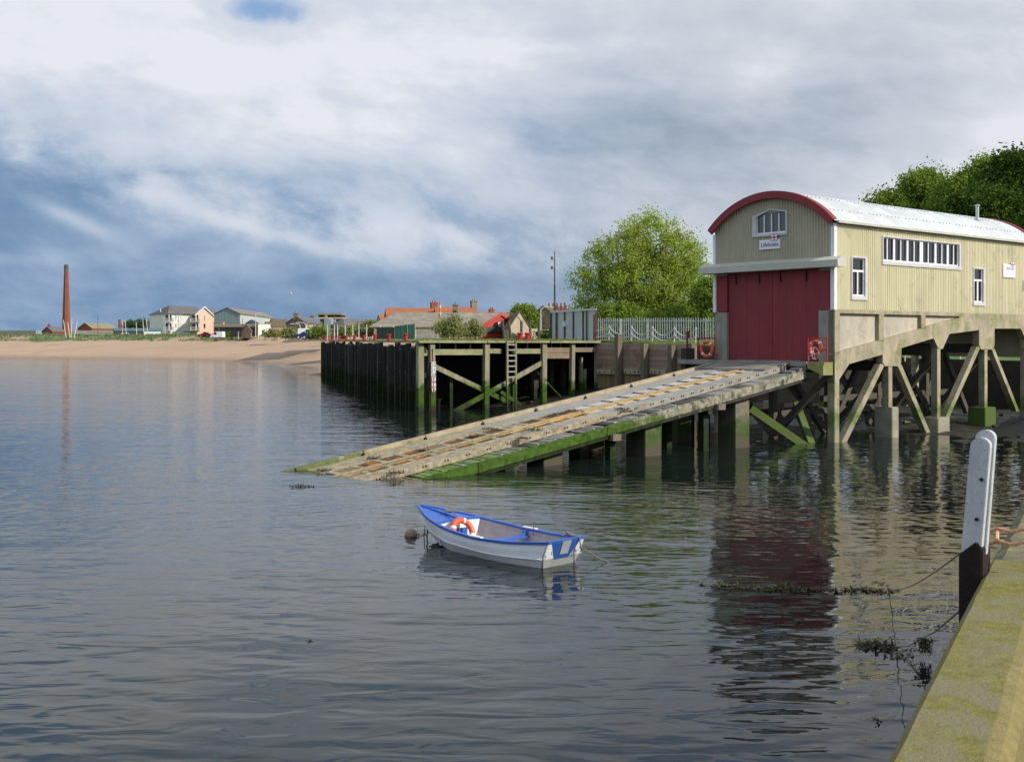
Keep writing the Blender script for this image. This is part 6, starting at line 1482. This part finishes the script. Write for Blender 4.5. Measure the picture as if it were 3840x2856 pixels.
def apwin(px, y, Y, wd, ht, mt=None, sk=(1,0)):
    q = pA(px, Y); z = zat(y, Y); b = MB(); b.box((q.x,q.y,z), (wd+.25,.14,ht+.25)); wo = b.build('window', M['white'], ap); b = MB(); b.box((q.x,q.y-.08,z), (wd,.06,ht)); b.build('pane', mt or M['glass'], wo)
for px, y, wd, ht in ((656.7,1188,.75,1.5),(682.5,1186,.7,1.1),(702.5,1186,.6,1.1),(656.7,1221,.8,1.2),(683,1219,.6,1.1)): apwin(px, y, 396+(px-631)*.059-.15, wd, ht)
apwin(766,1191,395,.9,1.4, M['palisade']); apwin(766,1221.5,395,.8,1.5); apwin(766,1250,395,.8,1.2)
for (px, Yb, ys) in ((631,394.8,(1201,1233)),(731,392.5,(1202,1234))):
    for y in ys:
        q = pA(px, Yb); z = zat(y+4, Yb); wd = 3.0; bc = MB(); bc.box((q.x,q.y,z), (wd,2.2,.22)); bl_ = bc.build('balcony', M['lintel'], ap)
        bc = MB()
        for k in range(16): bc.box((q.x-wd/2+wd*k/15,q.y-1.07,z+.6), (.05,.05,1.1))
        for k in range(10):
            for s in (-1,1): bc.box((q.x+s*wd/2,q.y-1.07+2.1*k/9,z+.6), (.05,.05,1.1))
        bc.box((q.x,q.y-1.07,z+1.15), (wd,.08,.08)); bc.build('balustrade', M['trimgrey'], bl_)
        bc = MB(); bc.box((q.x-.5,q.y+.35+(.3 if px > 700 else 0),z+1.25), (1.1,.3,2.1)); bc.box((q.x+.75,q.y+.35+(.3 if px > 700 else 0),z+1.25), (.5,.3,2.1)); bc.build('balcony_door', M['glass'], bl_)
        bc = MB(); bc.box((q.x+.25,q.y+.3+(.3 if px > 700 else 0),z+1.25), (.35,.35,2.2)); bc.build('door_frame', M['white'], bl_)
b = MB(); b.box(P(708,1243,395), (3.6,1.2,.3)); b.build('porch', M['brownroof'], ap)
b = MB(); q = pA(678,397.5); b.box((q.x,q.y-.2,(ZL+ze)/2), (.14,.12,ze-ZL)); b.build('downpipe', M['trimgrey'], ap)
b = MB(); b.tube([P(602,1180,402), P(602,1158,402)], .14, 6); b.build('vent_pipe', M['white'], ap)
# blue-grey warehouse
house('warehouse', 'large blue grey gabled warehouse with a weathered roof right of the flats', 'warehouse', (900,350), (803,352), (1030,425), ZL, 1176, 1154, M['bluegrey'], M['palisade'], M['asbestos'], [('l',.45,3,1.5,1)])
house('curved_shed', 'mossy brown roofed low shed right of the big blue grey warehouse', 'shed', (1000,345), (990,350), (1072,360), ZL, 1222, 1208, M['stone'], M['stone'], M['brownroof'])
house('curved_shed', 'higher mossy brown roof just behind the lower brown shed', 'shed', (1020,375), (1012,380), (1080,392), ZL, 1207, 1196, M['stone'], M['stone'], M['brownroof'])
house('grey_gable_shed', 'small grey gabled shed tucked below the blue grey warehouse', 'shed', (963,338), (922,340), (975,352), ZL, 1212, 1200, M['bluegrey'], M['bluegrey'], M['slate'])
fb = thing('flat_roofed_block', 'long flat roofed building with a tan fascia over dark walls', 'building', P(860,1255,325)); a, c = pA(802,326), pA(968,322); d3 = pA(1014,336)
for z0, z1, mt_, nm, of in ((ZL-.3, zat(1226,324), M['darkwall'], 'dark_wall', 0), (zat(1226,324), zat(1214.5,324), M['tan'], 'fascia', -.25)):
    b = MB(); b.prism([a+Vector((0,of,z0)), c+Vector((0,of,z0)), c+Vector((0,of,z1)), a+Vector((0,of,z1))], (0,14,0)); b.build(nm, mt_, fb)
b = MB(); b.prism([pA(955,321.5)+bz*(ZL-.3), c+Vector((0.05,-.5,ZL-.3)), c+Vector((.05,-.5,zat(1214,322))), pA(955,321.5)+bz*zat(1214,322)], (0,5,0)); b.build('end_wall', M['tan'], fb)
house('cream_block', 'cream rendered block with a pale upper band beside the stone hut', 'building', (968,320), (967.5,326), (1014,326), ZL, 1215.5, 1215, M['tan'], M['whiterender'], M['tan'], [('l',.36,.1,.9,2.0)], over=.1)
house('stone_hut', 'small stone gabled hut in front of the dark wall of the flat roofed block', 'hut', (940,312), (906,314), (945,318), ZL, 1240, 1216, M['stone'], M['stone'], M['slate'])
for px, yt, Y, lab in ((619,1208,392,'pale lamp post in front of the white flats corner'),(958.6,1178,318,'tall pale lamp post in front of the cream block'),(909,1195,315,'tall dark pole beside the small stone hut'),(821,1215,322,'short lamp post before the dark wall by the flats'),(367,1180,380,'thin grey pole in front of the brick warehouse'),(1254,1185,180,'brown utility pole before the grey hipped house'),(1125,1220,225,'white lamp post before the gable of the stone house'),(1147,1216,222,'white lamp post at the corner of the stone house'),(2028,1160,160,'tall white street lamp beside the brown building with chimney pots'),(894,1243,312,'short white post by the stone hut door'),(968,1243,312,'short white post before the cream block')):
    a = P(px,1262,Y); zt = zat(yt,Y); b = MB(); a.z = 4.7; dk = 'dark' in lab or 'brown utility' in lab or 'thin grey' in lab
    b.tube([a, Vector((a.x,a.y,zt))], [.12,.08], 6)
    if 'lamp' in lab: sg_ = -1 if px in (1125,1147,821) else 1; b.tube([Vector((a.x,a.y,zt)), Vector((a.x+.5*sg_,a.y,zt+.35)), Vector((a.x+1.5*sg_,a.y,zt+.35))], .07, 5); b.box((a.x+1.6*sg_,a.y,zt+.33), (.6,.25,.14))
    o = b.build('utility_pole' if 'pole' in lab else ('lamp_post' if 'lamp' in lab else 'short_post'), M['metaldark'] if dk else M['whitepost']); tag(o, lab, 'pole' if 'pole' in lab else 'lamp post' if 'lamp' in lab else 'post')
# village
house('stone_house', 'brown stone house with grey roof and three upper windows facing right', 'house', (1146,240), (1073,246), (1207,262), 4.9, 1211, 1187, M['stone'], M['palestone'], M['slate'],
      [('l',.12,2.2,1.1,1.1),('l',.45,2.2,1.1,1.1),('l',.85,2.2,1.1,1.1)], [(.02,1.0,.7,M['stone']),(.98,1.0,.6,M['stone'])])
cb = thing('concrete_block', 'stepped concrete building with mossy flat roofs behind the stone house', 'building', P(1235,1260,300)); 
for x0, x1, y0, y1, Y, mt_, nm in ((1190,1279,1174,1181,300,M['mossroof'],'roof'),(1194,1276,1181,1189,301,M['void'],'dark_storey'),(1186,1285,1189,1195,299,M['palestone'],'balcony_band'),(1200,1290,1195,1262,302,M['asbestos'],'wall')):
    a, c = pA(x0,Y), pA(x1,Y); b = MB(); b.prism([a+bz*zat(y1,Y), c+bz*zat(y1,Y), c+bz*zat(y0,Y), a+bz*zat(y0,Y)], (0,9,0)); b.build(nm, mt_, cb)
b = MB()
for px in (1221,1226): q = pA(px,300.5); b.box((q.x,q.y-.2,zat(1185,300)), (.35,.3,.55+.2))
b.each('pillar', M['palestone'], cb)
b = MB(); a, c = pA(1216,262), pA(1240,262); b.prism([a+bz*4.8, c+bz*4.8, c+bz*zat(1196,262), a+bz*zat(1190,262)], (0,8,0)); o = b.build('grey_annex', M['bluegrey']); tag(o, 'pale grey annex behind the right end of the stone house', 'building')
house('hipped_house', 'long grey hip-roofed building with brown walls behind the slim white posts', 'building', (1293,205), (1241,209), (1430,216), 4.8, 1217, 1192, M['darkwall'], M['palestone'], M['slate'],
      [('l',.12,1.2,.8,1.3),('l',.32,1.2,.9,1.3),('l',.50,1.2,.8,1.3),('l',.6,1.2,.6,1.3),('g',.35,1.0,1.2,1.5)], hip=.14)
house('pantile_house', 'long tall orange pantiled house behind the old grey shed, left end', 'house', (1452,236), (1446,246), (1636,240), 4.8, 1184, 1154, M['stone'], M['stone'], M['pantile'], [], [(.99,1.0,1.3,M['brick'])])
house('pantile_house', 'orange pantiled house with stone gable chimney right of the banded pole', 'house', (1639,236), (1630,246), (1786,240), 4.8, 1184, 1151, M['stone'], M['stone'], M['pantile'], [], [(.985,.9,1.5,M['stone'])])
house('orange_roof_cottage', 'small brown orange roof peeping left of the long grey shed', 'house', (1428,250), (1415,258), (1452,252), 4.8, 1200, 1180, M['stone'], M['stone'], M['pantile'])
house('gable_cottage', 'small grey roofed gable with chimney in front of the orange pantiles', 'house', (1722,205), (1692,207), (1752,222), 4.8, 1180, 1163, M['stone'], M['stone'], M['slate'], [], [(.05,1.0,1.0,M['stone'])])
house('red_gable_shed', 'long shed with patchy asbestos roof and a faded red gable end', 'shed', (1799,156), (1949,164), (1402,150), 4.7, 1226, 1177, M['redclad'], M['stone'], M['asbestos'], [], [], .35)
rg = bpy.data.objects.get('red_gable_shed'); ry = lambda px, o=.12: 156+(px-1799)/150*8-o
rz_ = lambda y, px: zat(y, ry(px, 0))
b = MB(); b.prism([pA(px, ry(px))+bz*rz_(y, px) for px, y in ((1842,1244),(1846,1232),(1850,1218),(1856,1210),(1864,1207),(1872,1208),(1872,1244))], (0,-.1,0)); b.build('torn_opening', M['void'], rg)  # flat black patch stands in for the dark inside of the hole
b = MB(); b.prism([pA(px, ry(px,.25))+bz*rz_(y, px) for px, y in ((1868,1225),(1878,1225),(1878,1207),(1868,1207))], (0,-.05,0)); b.build('pale_sheet', M['galv'], rg)
b = MB(); b.prism([pA(px, ry(px,.3))+bz*rz_(y, px) for px, y in ((1799,1245),(1949,1245),(1949,1226),(1799,1226))], (0,-.05,0)); b.build('lower_wall', M['darkwall'], rg)
b = MB(); b.beam(P(1797,1228,155.6), P(1876,1177,159.8), .12, .25); b.beam(P(1876,1177,159.8), P(1951,1228,163.6), .12, .25); b.each('bargeboard', M['redclad'], rg)
house('red_roof_terrace', 'low red roofed terrace between the pantiled house and round tree', 'house', (1786,225), (1782,232), (1925,228), 4.8, 1186, 1172, M['stone'], M['stone'], M['pantile'], [], [(.43,.7,.7,M['brick'])])
house('stone_gable_barn', 'pale stone gable with a brown roof in front of the round tree', 'barn', (1912,146), (1986,151), (1880,166), 4.7, 1226, 1169, M['palestone'], M['palestone'], M['brownroof'], [], [], .2)
b = MB(); a, c = pA(1948,146), pA(2062,150); b.prism([a+bz*4.5, c+bz*4.5, c+bz*zat(1236,150), a+bz*zat(1228,146)], (0,.3,0)); o = b.build('yard_wall', M['palestone']); tag(o, 'low pale yard wall in front of the stone barn', 'wall')
house('tenement', 'tall brown tenement with a gable left of the sheet fence', 'house', (2066,190), (2008,193), (2150,205), 4.8, 1172, 1149, M['stone'], M['stone'], M['brownroof'], [], [])
tn = bpy.data.objects.get('tenement')
for k, px in enumerate((2059,2074,2089,2104,2119)):
    q = pA(px, 197); b = MB(); z0 = zat(1172,197); b.box((q.x,q.y,z0+.35), (.5,.6,1.6)); b.lathe([(.16,0),(.12,.5)], (q.x,q.y,z0+1.15), 8); b.build('chimney', M['brick'], tn)
# vehicles
def car(name, label, cat, px, Y, L, hgt, body_m, van, rz=0.0, z=None):
    p = P(px,1260,Y); p.z = z if z is not None else 5.0; t_ = thing(name, label, cat, p, rz); w_ = 1.8
    if van: pr = [(-L/2,.35),(-L/2,hgt-.1),(-L/2+.15,hgt),(L/2-1.5,hgt),(L/2-.75,hgt*.55),(L/2-.05,hgt*.45),(L/2,.35)]; gw_ = [(L/2-2.0,hgt*.56),(L/2-1.95,hgt-.2),(L/2-1.5,hgt-.15),(L/2-.95,hgt*.58)]
    else: pr = [(-L/2,.3),(-L/2,.85),(-L/2+.5,.95),(-L/2+1.1,hgt),(L/2-1.8,hgt),(L/2-1.1,.95),(L/2-.1,.8),(L/2,.3)]; gw_ = [(-L/2+.85,.97),(-L/2+1.2,hgt-.1),(L/2-1.85,hgt-.1),(L/2-1.3,.97)]
    b = MB(); b.prism([(x,-w_/2,z_) for x, z_ in pr], (0,w_,0)); b.build('body', body_m, t_, local=True, bevel=.08)
    b = MB(); b.prism([(x,-w_/2-.02,z_) for x, z_ in gw_], (0,w_+.04,0)); b.build('side_window', M['glass'], t_, local=True)
    for x in (-L/2+.9, L/2-.9):
        for y_ in (-w_/2, w_/2-.2):
            b = MB(); b.tube([(x,y_-.01,.32),(x,y_+.21,.32)], .32, 14); wh = b.build('wheel', M['tyre'], t_, local=True)
            b = MB(); b.tube([(x,y_-.03,.32),(x,y_+.23,.32)], .18, 10); b.build('rim', M['trimgrey'], wh, local=True)
    return t_
car('van', 'white van parked between the flats and the flat roofed block', 'van', 816, 318, 3.8, 2.0, M['white'], True, R_(170), 4.9)
car('van', 'white van parked in front of the stone house gable', 'van', 1152, 222, 3.6, 2.1, M['white'], True, R_(5), 4.75)
car('parked_car', 'red car half hidden by the dunes below the pink flats', 'car', 768, 330, 3.6, 1.45, M['carred'], False, R_(175), 5.35)
car('parked_car', 'dark blue car parked in front of the white van by the stone house', 'car', 1132, 214, 2.9, 1.4, M['carblue'], False, R_(185), 4.8)
print('objects', len(bpy.data.objects))
